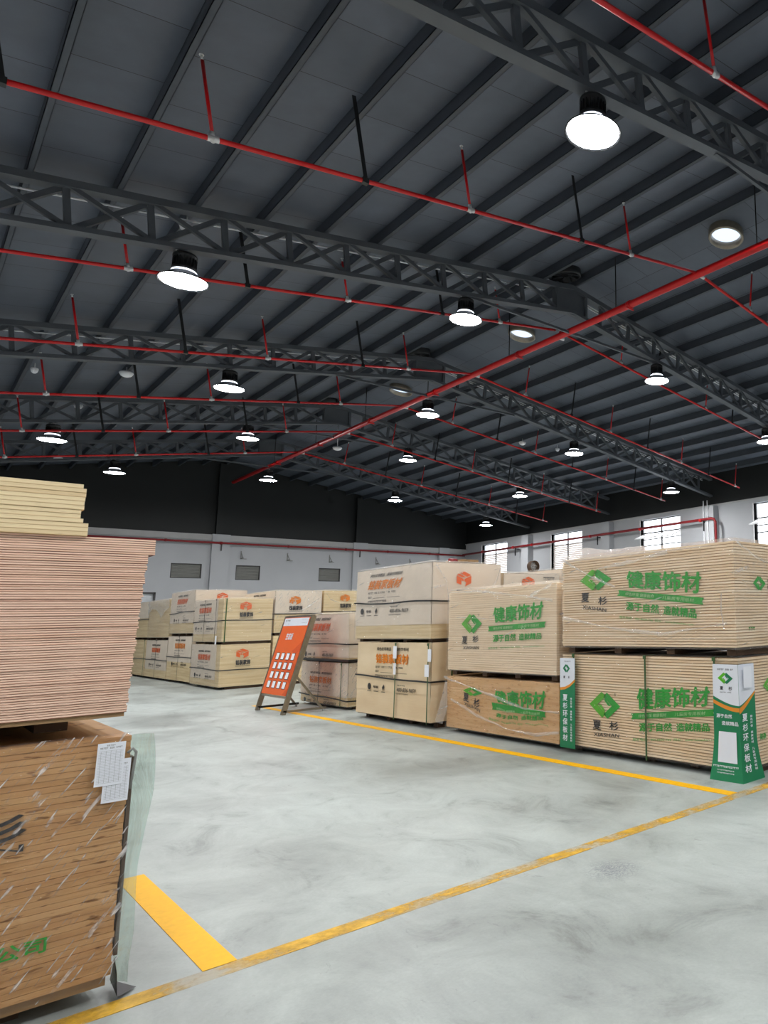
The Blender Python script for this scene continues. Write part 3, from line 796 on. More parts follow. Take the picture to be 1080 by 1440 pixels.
# detectors and small ceiling gear
def dome(x, y, z, r, label, drop=0.0):
    root = empty('smoke_detector', (x, y, z), label, 'smoke detector', 'white ceiling detectors')
    MB().lathe((x,y,z), [(0.001,0.03),(r*0.9,0.03),(r,0.0),(r*0.75,-0.06),(r*0.4,-0.085),(0.001,-0.09)], 20).build('cover', TAGW, root)
    MB().tube([(x,y,z+0.03),(x,y,z+0.03+max(drop,0.06))], 0.012, 6).build('stem', TEE, root)
dome(3.17, 20.14, zp(3.17)-0.12, 0.14, 'large white dome detector behind the third truss, left of its nearest lamp', 0.12)
dome(2.32, 11.46, zp(2.32)-0.2, 0.09, 'white detector on the second truss above the upper left lamp', 0.15)
dome(10.2, 25.6, 7.75, 0.16, 'white disc detector hanging on a wire near the far end of the ridge', 1.0)
dome(14.5, 20.4, zp(14.5)-0.12, 0.13, 'white detector on the right slope above the middle lamp', 0.12)
dome(15.6, 19.8, zp(15.6)-0.12, 0.08, 'smaller white detector on the right slope, beside the larger one', 0.12)
dome(2.79, 23.6, zp(2.79)-0.14, 0.10, 'small white detector beside the farthest left lamp', 0.12)
dome(1.6, 20.14, zp(1.6)-0.14, 0.07, 'tiny white detector below the third truss at far left', 0.12)
dome(3.3, 31.0, zp(3.3)-0.3, 0.13, 'far white detector near the gable wall at left', 0.2)

# ------------------------------------------------------------------ floor lines
def line(x0,x1,y0,y1,mat,label):
    m_ = MB(); n = 40
    tag(m_.box(x0,x1,y0,y1,0.0004,0.0025).build('floor_line', mat), label, 'floor marking')
line(4.53, 4.64, 3.605, 14.6, YEL, 'bright yellow painted line along the front of the right-hand stacks')
line(0.0, 6.5, 3.49, 3.60, YEL2, 'worn faded yellow line crossing the bare floor in the foreground')
line(1.0, 1.125, 3.60, 5.25, YEL, 'short bright yellow line leaving the faded line beside the left stack')

# ------------------------------------------------------------------ bundles
def layers(x0,x1,y0,y1,z0,z1,n,jit,seed,gap=0.10,core=0.012):
    r = random.Random(seed); m_ = MB(); p = (z1-z0)/n
    m_.cur = 1; m_.box(x0+core, x1-core, y0+core, y1-core, z0+0.002, z1-0.002); m_.cur = 0
    for k in range(n):
        a, b, c, d_ = [r.uniform(-jit, jit) for _ in range(4)]
        m_.box(x0+a, x1+b, y0+c, y1+d_, z0+p*k+p*gap*0.5, z0+p*(k+1)-p*gap*0.5)
    return m_
def pallet(root, x0,x1,y0,y1,z0,z1, mat=PALLET, n=4):
    m_ = MB()
    h = z1-z0
    for k in range(n):
        y = y0+0.10 + (y1-y0-0.20)*k/(n-1)
        m_.box(x0+(0.14 if z0 < 0.01 else 0.05), x1-0.05, y-0.05, y+0.05, z0, z1-0.012)
    m_.box(x0+0.015, x1-0.015, y0+0.02, y1-0.02, z1-0.012, z1-0.001)
    return m_.build('pallet', mat, root)
def shell(x0,x1,y0,y1,z0,z1,amp,seed,drape=0.0,faces='XYT',nz=26,ny=44,nx=22):
    """film around the bundle: wrinkled sheet on the -X, -Y and top faces"""
    m_ = MB()
    def nz_(a, b, c): return noise.noise(Vector((a*2.3+seed*7.1, b*2.3, c*4.1)))*amp + abs(noise.noise(Vector((a*7+seed*3.3, b*7, c*9))))*amp*0.7
    def grid(fn, nu, nv):
        vs = [fn(i/nu, j/nv) for i in range(nu+1) for j in range(nv+1)]
        fs = [(i*(nv+1)+j, (i+1)*(nv+1)+j, (i+1)*(nv+1)+j+1, i*(nv+1)+j+1) for i in range(nu) for j in range(nv)]
        m_.add(vs, fs, True)
    e = 0.016
    if 'X' in faces:
        def fx(u, v):
            y = y1+e+(y0-e-y1-e)*u; z = z0+(z1+e-z0)*v
            ed = min(u, 1-u, 1-v, 0.12)/0.12
            return (x0-e-(nz_(0.3, y, z)+amp*0.5)*ed, y, z)
        grid(fx, ny, nz)
    if 'Y' in faces:
        def fy(u, v):
            x = x0-e+(x1-x0+2*e)*u; z = z0+(z1+e-z0)*v
            ed = min(u, 1-u, 1-v, 0.12)/0.12
            return (x, y0-e-(nz_(x, 0.7, z)+amp*0.5)*ed, z)
        grid(fy, nx, nz)
    if 'T' in faces:
        def ft(u, v):
            x = x0-e+(x1-x0+2*e)*u; y = y0-e+(y1-y0+2*e)*v
            ed = min(u, 1-u, v, 1-v, 0.12)/0.12
            return (x, y, z1+e+(nz_(x, y, 0.2)+amp*0.6)*ed)
        grid(ft, nx, ny)
    return m_

def ghost(root, face, dia, big, ban, sl, ph, chars, xi, bolds=True, out=0.010):
    """the green and black print on the front of a bundle"""
    mA, mB_, mK, mG, mW = MB(), MB(), MB(), MB(), MB()
    ca, cz, ha, hz = dia
    chevrons(face, mA, mB_, ca, cz, ha, hz, out)
    s = -1 if face.axis == 'X' else 1
    face.rect(mK, '夏', chars[0], chars[0]+s*0.13, chars[2]-0.05, chars[2]+0.05, bold=0.02, out=out)
    face.rect(mK, '杉', chars[1], chars[1]+s*0.14, chars[3]-0.045, chars[3]+0.045, bold=0.02, out=out)
    face.quad(mK, 'XIASHAN', xi, bold=0.006, out=out)
    face.rect(mK, '®', ca+s*(abs(ha)*0.62), ca+s*(abs(ha)*0.62+0.03), cz+hz*0.75, cz+hz*0.75+0.03, out=out)
    face.quad(mG, '健康饰材', big, bold=0.030, shear=0.0, out=out)
    # banner with swallow tail
    (a, b, c, d_) = ban
    am = ((a[0]+d_[0])/2+s*0.02, (a[1]+d_[1])/2); bm = ((b[0]+c[0])/2-s*0.02, (b[1]+c[1])/2)
    face.poly(mG, [am, a, b, bm], out); face.poly(mG, [d_, am, bm, c], out)
    def lerp(p, q, t): return (p[0]+(q[0]-p[0])*t, p[1]+(q[1]-p[1])*t)
    for (t0_, t1_, st) in ((0.10, 0.45, '绿色环保 健康板材'), (0.55, 0.90, '儿童房专用板材')):
        p0, p1 = lerp(a,b,t0_), lerp(a,b,t1_); q0, q1 = lerp(d_,c,t0_), lerp(d_,c,t1_)
        face.quad(mW, st, (lerp(p0,q0,0.22), lerp(p1,q1,0.22), lerp(p1,q1,0.78), lerp(p0,q0,0.78)), bold=0.01, out=out+0.002)
    l, mid1, mid2, r_ = 0.0, 0.49, 0.55, 1.0
    TL, TR, BR, BL = sl
    for t0_, t1_, st in ((l, mid1, '源于自然'), (mid2, r_, '造就精品')):
        face.quad(mG, st, (lerp(TL,TR,t0_), lerp(TL,TR,t1_), lerp(BL,BR,t1_), lerp(BL,BR,t0_)), bold=0.03, out=out)
    face.quad(mB_, '服务电话：400-8600-766  网址：www.fxxiashan.com', ph, bold=0.0, out=out)
    mA.build('light_green_emblem', LGREEN, root)
    mG.build('green_lettering', GREEN, root)
    mB_.build('dark_green_print', GREEN, root)
    mW.build('banner_lettering', GTEXT, root)
    mK.build('black_lettering', INK, root)

def strap_loop(root, x0,x1,y0,y1, z, mat=STRAPB, w=0.022, wob=0.0, seed=0, dz=0.0):
    """horizontal strap around the bundle; dz lifts it from far to near end"""
    r = random.Random(seed); m_ = MB(); e = 0.024
    pts = []
    for k in range(13):
        t = k/12; pts.append((x0-e, y1+e+(y0-y1-2*e)*t, z+dz*t+wob*math.sin(t*PI*2.2+seed)+r.uniform(-1,1)*wob*0.2))
    zz = pts[-1][2]
    for k in range(1, 9):
        t = k/8; pts.append((x0-e+(x1-x0+2*e)*t, y0-e, zz+wob*math.sin(t*PI*2+seed+1)*0.6))
    top = [Vector(p)+Vector((0,0,w/2)) for p in pts]; bot = [Vector(p)-Vector((0,0,w/2)) for p in pts]
    for i in range(len(pts)-1):
        a,b,c,d_ = top[i], top[i+1], bot[i+1], bot[i]
        nrm = Vector((-0.004,0,0)) if i < 12 else Vector((0,-0.004,0))
        m_.add([a,b,c,d_,a+nrm,b+nrm,c+nrm,d_+nrm], [(4,7,6,5),(0,4,5,1),(3,2,6,7),(0,3,7,4),(1,5,6,2)])
    m_.build('strap', mat, root)
def strap_vert(root, x0, y, z0, z1, mat=STRAPG, w=0.02, x1=None, z1b=None):
    m_ = MB(); e = 0.028
    m_.box(x0-e-0.004, x0-e, y-w/2, y+w/2, z0-0.005, z1+0.007)
    m_.box(x0-e-0.004, (x1 or x0+0.6), y-w/2, y+w/2, z1+0.004, z1+0.007)
    m_.box(x0-e-0.012, x0-e-0.004, y-w*0.9, y+w*0.9, z1-0.03, z1+0.005)
    m_.build('strap', mat, root)
def strap_vert_y(root, x, y0, z0, z1, mat=STRAPG, w=0.022):
    e = 0.028
    MB().box(x-w/2, x+w/2, y0-e-0.004, y0-e, z0, z1+0.007).box(x-w/2, x+w/2, y0-e, y0+0.8, z1+0.004, z1+0.007).build('strap', mat, root)

FX = 4.99
# --- G : the nearest right-hand stack
x0,x1,y0,y1 = 5.0, 6.10, 3.83, 6.25
g1 = empty('wood_board_bundle', ((x0+x1)/2, (y0+y1)/2, 0), 'strapped pale board bundle standing on the floor between the two green corner signs', 'wood bundle', 'green printed board bundles')
layers(x0,x1,y0,y1,0.075,1.025,36,0.003,11,gap=0.26).build('boards', [G_WOOD, GAP_SHADE], g1)
pallet(g1,x0,x1,y0,y1,0.0,0.075,PALLET,5)
fc = Face('X', x0)
ghost(g1, fc, (5.56,0.52,-0.235,0.132), ((5.09,0.715),(4.14,0.775),(4.16,0.595),(5.08,0.505)), ((5.17,0.465),(4.09,0.577),(4.10,0.515),(5.17,0.409)),
      ((5.06,0.385),(4.16,0.450),(4.16,0.377),(5.06,0.300)), ((5.15,0.232),(4.07,0.323),(4.07,0.302),(5.15,0.203)), (5.745,5.49,0.312,0.325), ((5.73,0.236),(5.34,0.252),(5.35,0.218),(5.73,0.198)))
fy = Face('Y', y0)
mA, mB_, mK = MB(), MB(), MB()
chevrons(fy, mA, mB_, 5.46, 0.76, 0.10, 0.065, 0.01); mA.build('light_green_emblem', LGREEN, g1)
fy.rect(mB_, '健康', 5.28, 5.38, 0.295, 0.35, bold=0.02); mB_.build('dark_green_print', GREEN, g1)
fy.rect(mK, '夏', 5.62, 5.72, 0.72, 0.80, bold=0.02); fy.rect(mK, '杉', 5.78, 5.88, 0.72, 0.80, bold=0.02); mK.build('black_lettering', INK, g1)
shell(x0,x1,y0,y1,0.06,1.03,0.010,1,faces='XY').build('plastic_wrap', FILM, g1)
strap_vert(g1, x0, 4.945, 0.05, 1.03); strap_vert(g1, x0, 4.07, 0.05, 1.03); strap_vert(g1, x0, 6.03, 0.05, 1.03)
# upper
g2 = empty('wood_board_bundle', ((x0+x1)/2, (y0+y1)/2, 1.045), 'large film-wrapped pale board bundle on top of the strapped one between the green signs', 'wood bundle', 'green printed board bundles')
layers(x0,x1,y0,y1,1.115,2.07,37,0.005,12,gap=0.26).build('boards', [G_WOOD, GAP_SHADE], g2)
pallet(g2,x0,x1,y0,y1,1.045,1.115,PALLET,4)
ghost(g2, fc, (5.69,1.815,-0.25,0.115), ((5.22,1.885),(4.20,1.815),(4.22,1.605),(5.20,1.710)), ((5.33,1.690),(4.18,1.569),(4.19,1.505),(5.35,1.633)),
      ((5.22,1.572),(4.27,1.470),(4.28,1.380),(5.22,1.484)), ((5.32,1.43),(4.32,1.34),(4.32,1.315),(5.32,1.403)), (5.92,5.645,1.632,1.59), ((5.90,1.555),(5.52,1.508),(5.52,1.470),(5.90,1.515)))
mA, mB_, mK = MB(), MB(), MB()
chevrons(fy, mA, mB_, 5.37, 1.69, 0.10, 0.068, 0.01); mA.build('light_green_emblem', GREEN, g2); 
fy.marks(mB_, 5.18, 5.28, 1.262, 1.292, 3, 4); fy.rect(mB_, '健康饰材', 5.62, 6.0, 1.25, 1.36, bold=0.02); mB_.build('dark_green_print', GREEN, g2)
fy.rect(mK, '夏', 5.50, 5.60, 1.64, 1.73, bold=0.02); fy.rect(mK, '杉', 5.66, 5.76, 1.64, 1.73, bold=0.02); fy.rect(mK, 'XIASHAN', 5.50, 5.78, 1.575, 1.60); mK.build('black_lettering', INK, g2)
shell(x0,x1,y0,y1,1.10,2.08,0.020,2).build('plastic_wrap', FILMH, g2)
# bunched film along the far top edge
m_ = MB()
nu, nv = 40, 8
vs = []
for i in range(nu+1):
    t = i/nu; y = 6.27-2.2*t
    h = (0.10*math.exp(-((t-0.12)/0.13)**2) + 0.055*math.exp(-((t-0.45)/0.22)**2)) + 0.004
    for j in range(nv+1):
        s = j/nv
        x = 4.965 + 0.34*s; z = 2.085 + h*math.sin(PI*min(1, s*1.1)) + 0.02*noise.noise(Vector((y*6, s*5, 0.3)))*math.sin(PI*s) - (0.05*(1-s)**3)
        vs.append((x, y, z))
m_.add(vs, [(i*(nv+1)+j, (i+1)*(nv+1)+j, (i+1)*(nv+1)+j+1, i*(nv+1)+j+1) for i in range(nu) for j in range(nv)], True)
m_.build('bunched_film', FILMW, g2)
def fold(root, face, pts, w, seed=0, out=0.035, mat=FILMW):
    """a twisted rope-like fold of film running over a face"""
    r = random.Random(seed); m_ = MB(); P_ = []
    for i in range(len(pts)-1):
        for k in range(8):
            t = k/8
            a = pts[i][0]+(pts[i+1][0]-pts[i][0])*t; z = pts[i][1]+(pts[i+1][1]-pts[i][1])*t
            P_.append((a, z+r.uniform(-1,1)*w*0.25))
    P_.append(pts[-1])
    n_ = len(P_)-1
    for i in range(n_):
        t = i/n_; t2 = (i+1)/n_
        w1 = w*(0.25+abs(math.sin(t*5+seed)))*0.8; w2 = w*(0.25+abs(math.sin(t2*5+seed)))*0.8
        face_pts = [(P_[i][0], P_[i][1]+w1), (P_[i+1][0], P_[i+1][1]+w2), (P_[i+1][0], P_[i+1][1]-w2), (P_[i][0], P_[i][1]-w1)]
        A = [face.P(a, z, out) for a, z in face_pts]; mid0 = face.P(P_[i][0], P_[i][1], out+0.014); mid1 = face.P(P_[i+1][0], P_[i+1][1], out+0.014)
        m_.add([A[0], A[1], mid1, mid0, A[2], A[3]], [(0,1,2,3),(3,2,4,5)], True)
    m_.build('film_fold', mat, root)
fold(g2, fc, [(6.22,2.06),(5.75,1.86),(5.35,1.72)], 0.016, 1)
fold(g2, fc, [(5.6,1.93),(5.1,1.97),(4.6,2.03)], 0.022, 3)
fold(g2, fc, [(6.2,1.42),(5.4,1.30),(4.7,1.24),(3.9,1.33)], 0.02, 5)
fold(g2, fc, [(3.95,1.6),(3.96,1.45),(3.93,1.28)], 0.012, 6)
fold(g2, Face('Y', y0), [(5.0,2.06),(5.3,1.93),(5.6,1.86)], 0.015, 2)

# --- F : second stack
x0,x1,y0,y1 = 5.0, 6.10, 6.36, 8.66
f1 = empty('wood_board_bundle', ((x0+x1)/2, (y0+y1)/2, 0), 'brown board bundle on the floor with its green print warped by sagging film', 'wood bundle', 'green printed board bundles')
layers(x0,x1,y0-0.05,y1,0.06,0.705,22,0.002,21,gap=0.03).build('boards', [FB_WOOD, GAP_SHADE], f1)
pallet(f1,x0,x1,y0-0.05,y1,0.0,0.06,PALLET,4)
def sagwarp(a, z):
    t = (8.66-a)/2.4
    return a, z - 0.055*math.exp(-((t-0.55)/0.25)**2)*(1.2 if z < 0.45 else 0.5) + 0.01*math.sin(a*23)*(0.5+abs(z-0.45))
fw = Face('X', x0, sagwarp)
ghost(f1, fw, (8.04,0.54,-0.22,0.055), ((7.58,0.60),(6.53,0.620),(6.57,0.42),(7.50,0.460)), ((7.61,0.455),(6.54,0.400),(6.54,0.340),(7.60,0.405)),
      ((7.51,0.370),(6.59,0.355),(6.59,0.300),(7.51,0.325)), ((7.66,0.300),(6.50,0.270),(6.50,0.245),(7.66,0.275)), (8.25,8.01,0.465,0.42), ((8.22,0.405),(7.86,0.365),(7.86,0.325),(8.22,0.368)))
shell(x0,x1,y0-0.05,y1,0.05,0.705,0.012,3,faces='X').build('plastic_wrap', FILM, f1)
fF = Face('X', x0)
fold(f1, fF, [(8.68,0.69),(8.1,0.60),(7.5,0.50),(6.9,0.40),(6.26,0.40)], 0.020, 2)
fold(f1, fF, [(8.5,0.42),(7.9,0.26),(7.2,0.14),(6.7,0.13),(6.26,0.19)], 0.020, 7)
m_ = MB()      # loose flap of film hanging off the far lower corner
vs = [(4.97,8.66,0.66),(4.95,8.72,0.42),(4.90,8.78,0.12),(4.93,8.64,0.10),(4.975,8.60,0.30),(4.975,8.62,0.62)]
m_.add(vs, [(0,1,4,5),(1,2,3,4)], True).build('loose_film_flap', FILMW, f1)
f2 = empty('wood_board_bundle', ((x0+x1)/2, (y0+y1)/2, 0.725), 'cream film-wrapped board bundle stacked on the brown one with warped print', 'wood bundle', 'green printed board bundles')
layers(x0,x1,y0,y1,0.79,1.82,38,0.002,22,gap=0.12).build('boards', [F_WOOD, GAP_SHADE], f2)
pallet(f2,x0,x1,y0,y1,0.725,0.79,PALLET,4)
ghost(f2, fF, (8.09,1.382,-0.24,0.125), ((7.62,1.575),(6.58,1.625),(6.62,1.415),(7.58,1.385)), ((7.71,1.345),(6.54,1.388),(6.56,1.321),(7.71,1.284)),
      ((7.60,1.243),(6.62,1.265),(6.63,1.190),(7.60,1.150)), ((7.70,1.090),(6.57,1.128),(6.57,1.105),(7.70,1.065)), (8.31,8.06,1.175,1.19), ((8.28,1.098),(7.91,1.098),(7.91,1.062),(8.28,1.058)))
shell(x0,x1,y0,y1,0.78,1.83,0.016,4).build('plastic_wrap', FILMH, f2)
fold(f2, fF, [(8.6,1.80),(7.9,1.79),(7.0,1.70),(6.38,1.62)], 0.016, 3)
fold(f2, fF, [(6.8,1.70),(6.55,1.76),(6.40,1.81)], 0.022, 4)
fold(f2, fF, [(8.4,1.47),(7.9,1.45),(7.5,1.42)], 0.008, 8)

# --- kraft covered bundles with the orange print
L1 = '绿色优等精品   高级装饰板材'
def kraft_print(root, face, yc, zo, zs, w=1.0, shear=0.0, orange=ORANGE, detail=True, cube=None, cubef=None, orow=None):
    """yc = centre of the orange words, zo = their centre height, zs = vertical scale, w = half-scale"""
    s = -1
    mo, mk = MB(), MB()
    hw = 0.50*w; h = 0.073*zs
    def q(a, z): return (yc+s*a*w, zo+z*zs)
    sk = 0.06*shear
    face.quad(mo, '铭装家板材', (q(-0.5+sk,0.073), q(0.5+sk,0.073), q(0.5-sk,-0.073), q(-0.5-sk,-0.073)), bold=0.035, out=0.016)
    face.quad(mk, L1, (q(-0.47+sk,0.165), q(0.50+sk,0.165), q(0.50,0.115), q(-0.47,0.115)), bold=0.012, out=0.016)
    face.marks(mk, q(-0.5,0)[0], q(-0.5,0)[0]+s*0.85*w, q(0,-0.135)[1], q(0,-0.110)[1], 26, 3, 0.016, 0.4)
    face.marks(mk, q(-0.5,0)[0], q(-0.5,0)[0]+s*0.12*w, q(0,-0.200)[1], q(0,-0.175)[1], 4, 5, 0.016, 0.8)
    face.poly(mk, [q(-0.34,-0.198), q(0.02,-0.198), q(0.02,-0.203), q(-0.34,-0.203)], 0.016)
    face.poly(mk, [q(0.10,-0.198), q(0.47,-0.198), q(0.47,-0.203), q(0.10,-0.203)], 0.016)
    face.marks(mk, q(-0.5,0)[0], q(-0.5,0)[0]+s*0.58*w, q(0,-0.262)[1], q(0,-0.236)[1], 20, 6, 0.016, 0.9)
    # icon row
    zi = zo + (orow if orow is not None else -0.40)*1.0
    def r(a, z): return (yc+s*a*w, zi+z*zs)
    face.poly(mk, [r(-0.68+0.055*math.cos(t*PI/8), 0.048*math.sin(t*PI/8)) for t in range(16)], 0.016)
    face.quad(mk, '绿板', (r(-0.55,0.018), r(-0.38,0.018), r(-0.38,-0.022), r(-0.55,-0.022)), bold=0.02, out=0.016)
    face.poly(mk, [r(-0.22,0.045), r(-0.19,0.0), r(-0.235,-0.045), r(-0.27,-0.005)], 0.016)
    for a0_, a1_ in ((-0.74,-0.62), (-0.53,-0.38), (-0.29,-0.17)):
        face.poly(mk, [r(a0_,-0.062), r(a1_,-0.062), r(a1_,-0.070), r(a0_,-0.070)], 0.016)
    face.quad(mk, '400-836-9659', (r(0.19,0.018), r(0.74,0.018), r(0.72,-0.038), r(0.18,-0.038)), bold=0.012, out=0.016)
    face.marks(mk, r(0.20,0)[0], r(0.42,0)[0], r(0,0.040)[1], r(0,0.058)[1], 7, 8, 0.016, 0.9)
    face.marks(mk, r(0.16,0)[0], r(0.52,0)[0], r(0,-0.075)[1], r(0,-0.060)[1], 14, 9, 0.016, 0.9)
    mo.build('orange_lettering', orange, root)
    mk.build('black_lettering', INK, root)
def cube_print(root, face, a0, a1, z0, z1, orange, tz0=None, tz1=None, out=0.016):
    mo = MB(); cube_logo(face, mo, a0, a1, z0, z1, out); mo.build('orange_cube_emblem', orange, root)
    if tz0 is not None:
        mk = MB(); w = a1-a0
        face.rect(mk, '铭装家饰', a0-0.02*w, a1+0.18*w, tz0, tz1, bold=0.05, out=out)
        face.poly(mk, [(a0-0.02*w, tz0-0.02), (a1+0.18*w, tz0-0.02), (a1+0.18*w, tz0-0.028), (a0-0.02*w, tz0-0.028)], out)
        mk.build('black_lettering', INK, root)

def kraft_bundle(label, x0,x1,y0,y1, zf, zb, zt, paper_to, seed, wrap=True, fcs=None, film=FILM, mat=E_WOOD, skew=0.0):
    """zf = foot, zb = underside of boards, zt = top"""
    root = empty('wood_board_bundle', ((x0+x1)/2, (y0+y1)/2, zf), label, 'wood bundle', 'kraft covered board bundles')
    m_ = layers(x0,x1,y0,y1,zb,zt,max(8,int((zt-zb)/0.036)),0.0015,seed,gap=0.02)
    if skew:
        for v in m_.v: v.y += skew*(v.z-zb)
    m_.build('boards', [mat, mat], root)
    pallet(root, x0,x1,y0,y1,zf,zb,PALLET,4)
    if paper_to is not None:
        e = 0.006
        m_ = MB()
        zs = paper_to
        m_.box(x0-e, x0-0.001, y0-e, y1+e, zs, zt+e)
        m_.box(x0-e, x1+e, y0-e, y0-0.001, zs+0.25*(zt-zs)*0, zt+e)
        m_.box(x0-e, x1+e, y0-e, y1+e, zt+0.001, zt+e)
        if skew:
            for v in m_.v: v.y += skew*(v.z-zb)
        m_.build('paper_cover', PAPER, root)
    if wrap:
        m_ = shell(x0-0.004,x1+0.004,y0-0.004,y1+0.004,zb-0.01,zt+(0.01 if zf > 0.5 else -0.012),0.016,seed,nz=18,ny=30,nx=16,faces=fcs or ('XYT' if zf > 0.5 else 'XY'))
        if skew:
            for v in m_.v: v.y += skew*(v.z-zb)
        m_.build('plastic_wrap', film, root)
    return root

# E : third stack
x0,x1,y0,y1 = 4.93, 6.0, 8.96, 11.2
e1 = kraft_bundle('kraft brown bundle on the floor with green straps, white tags and orange characters', x0,x1,y0,y1,0.0,0.085,1.135,None,31,wrap=False,mat=KRAFT)
MB().box(x0-0.006,x0-0.001,y0-0.006,y1+0.004,0.44,1.14).box(x0-0.006,x1,y0-0.006,y0-0.001,0.44,1.14).build('paper_cover', KRAFT, e1)
fE = Face('X', x0)
kraft_print(e1, fE, 10.07, 0.905, 1.0, 1.0, 0.0, ORANGE, orow=-0.415)
strap_loop(e1, x0,x1,y0,y1,0.645,wob=0.006,seed=1,dz=-0.035)
strap_vert(e1, x0, 9.92, 0.07, 1.13); strap_vert(e1, x0, 9.0, 0.07, 1.13); strap_vert_y(e1, 5.22, y0, 0.07, 1.13)
for (ya, yb, za, zb_) in ((9.97,9.87,0.915,1.09),(9.945,9.885,0.69,0.85),(8.985,8.90,0.89,1.055),(9.06,8.95,0.69,0.85)):
    MB().box(x0-0.045, x0-0.040, yb, ya, za, zb_).build('paper_tag', TAGW, e1)
e2 = kraft_bundle('tall film-wrapped bundle with orange characters and phone number, top of the third stack', x0-0.02,x1-0.01,y0,y1+0.08,1.145,1.195,2.235,1.39,32,film=FILMH)
fE2 = Face('X', x0-0.02)
kraft_print(e2, fE2, 10.34, 2.002, 1.0, 1.04, 1.0, ORANGE, orow=-0.395)
strap_loop(e2, x0-0.024,x1-0.006,y0-0.004,y1+0.084,1.73,wob=0.012,seed=2,dz=-0.03)
cube_print(e2, Face('Y', y0), 5.27, 5.50, 1.90, 2.12, ORANGE2, 1.78, 1.86)
fold(e2, Face('Y', y0), [(4.93,2.22),(5.10,1.98),(5.14,1.68)], 0.02, 4, out=0.04)
fold(e2, Face('Y', y0), [(5.98,2.20),(5.88,1.95),(5.72,1.72)], 0.035, 5, out=0.04)
# I : the bundles behind, to the right of E
i1 = kraft_bundle('bundle behind the cream one, only its top and orange cube emblem showing', 6.06,7.09,8.97,11.3,0.0,0.09,1.1,None,33,wrap=False)
i1['label'] = 'lower kraft bundle hidden behind the cream green-printed stack'
i2 = kraft_bundle('film-wrapped kraft bundle peeking over the cream green-printed bundle, orange cube on its end', 6.06,7.09,8.97,11.3,1.1,1.16,2.115,1.4,34,film=FILMH,fcs='YT')
cube_print(i2, Face('Y', 8.97), 6.38, 6.61, 1.86, 2.075, ORANGE2, 1.74, 1.82)
mk = MB(); Face('Y', 8.97).marks(mk, 6.78, 7.0, 2.03, 2.075, 7, 4, 0.016, 0.8); mk.build('black_lettering', INK, i2)
i3 = kraft_bundle('lower bundle standing behind the kraft pair next to the big pale bundle', 7.17,8.25,8.97,11.4,0.0,0.09,1.15,None,35,wrap=False)
i4 = kraft_bundle('highest film-wrapped bundle behind, its long top edge sloping beside the big pale bundle', 7.17,8.25,8.97,11.4,1.15,1.21,2.215,1.45,36,film=FILMH,fcs='YT')
# drum fan and odds on top
def fan(x, y, z):
    root = empty('drum_fan', (x, y, z), 'round brown drum fan sticking up behind the wrapped bundles by the windows', 'fan')
    m_ = MB(); n_ = 24
    for (r0, r1, ya, yb) in ((0.10,0.10,-0.05,0.05),(0.09,0.09,-0.05,0.05),(0.10,0.09,-0.05,-0.05),(0.10,0.09,0.05,0.05)):
        vs = [(x+r_*math.cos(2*PI*k/n_), y+yy, z+0.10+r_*math.sin(2*PI*k/n_)) for r_, yy in ((r0,ya),(r1,yb)) for k in range(n_)]
        m_.add(vs, [(k,(k+1)%n_,(k+1)%n_+n_,k+n_) for k in range(n_)], True)
    m_.build('housing', PALLET, root)
    m_ = MB()
    for k in range(5):
        a = 2*PI*k/5
        m_.bar((x+0.03*math.cos(a), y, z+0.10+0.03*math.sin(a)), (x+0.085*math.cos(a), y+0.02, z+0.10+0.085*math.sin(a)), 0.05, 0.006, up=(0.3,1,0.2))
    m_.sphere((x,y,z+0.10), 0.022, 12, 8).build('blades', SHUT, root)
fan(7.5, 10.2, 2.25)
o = MB().box(5.0, 5.28, 10.9, 11.35, 2.27, 2.31).build('cardboard_offcut', PALE_PAL)
tag(o, 'flat tan cardboard piece lying on top of the tall wrapped bundle', 'cardboard')
o.location = (5.68, 9.5, 2.285)
o = MB().tube([(5.0,0,0),(5.13,0,0)], 0.025, 8).build('strap_roll', DRED); o.location = (5.44, 9.35, 2.285)
tag(o, 'small red roll lying beside the tan cardboard on the tall bundle', 'roll')

# D : fourth stack, behind the poster stand
x0,x1,y0,y1 = 5.22, 6.28, 12.2, 14.2
d1 = kraft_bundle('creased film-wrapped bundle on the floor right behind the orange poster stand', x0,x1,y0,y1,0.0,0.055,0.77,0.20,41,film=FILMB)
fD = Face('X', x0)
kraft_print(d1, fD, 13.31, 0.46, 0.85, 0.96, 0.0, ORANGE, orow=-0.37)
strap_loop(d1, x0-0.004,x1,y0-0.004,y1,0.20,wob=0.008,seed=3,dz=-0.05)
strap_vert(d1, x0, 12.42, 0.05, 0.765); strap_vert(d1, x0, 13.35, 0.05, 0.765, mat=STRAPB, w=0.012)
d2 = kraft_bundle('slanting pale wrapped bundle on top of the creased one behind the poster stand', x0,x1,y0,y1,0.775,0.83,1.60,0.86,42,film=FILMH,skew=0.10)
kraft_print(d2, fD, 13.44, 1.385, 1.0, 0.86, 1.0, ORANGE2, orow=-0.48)
strap_loop(d2, x0-0.004,x1,y0+0.02,y1+0.02,1.09,wob=0.006,seed=4)
MB().box(x0-0.03,x1+0.01,y0-0.03,y1+0.03,0.79,0.83).build('black_edge_guard', STRAPB, d2)

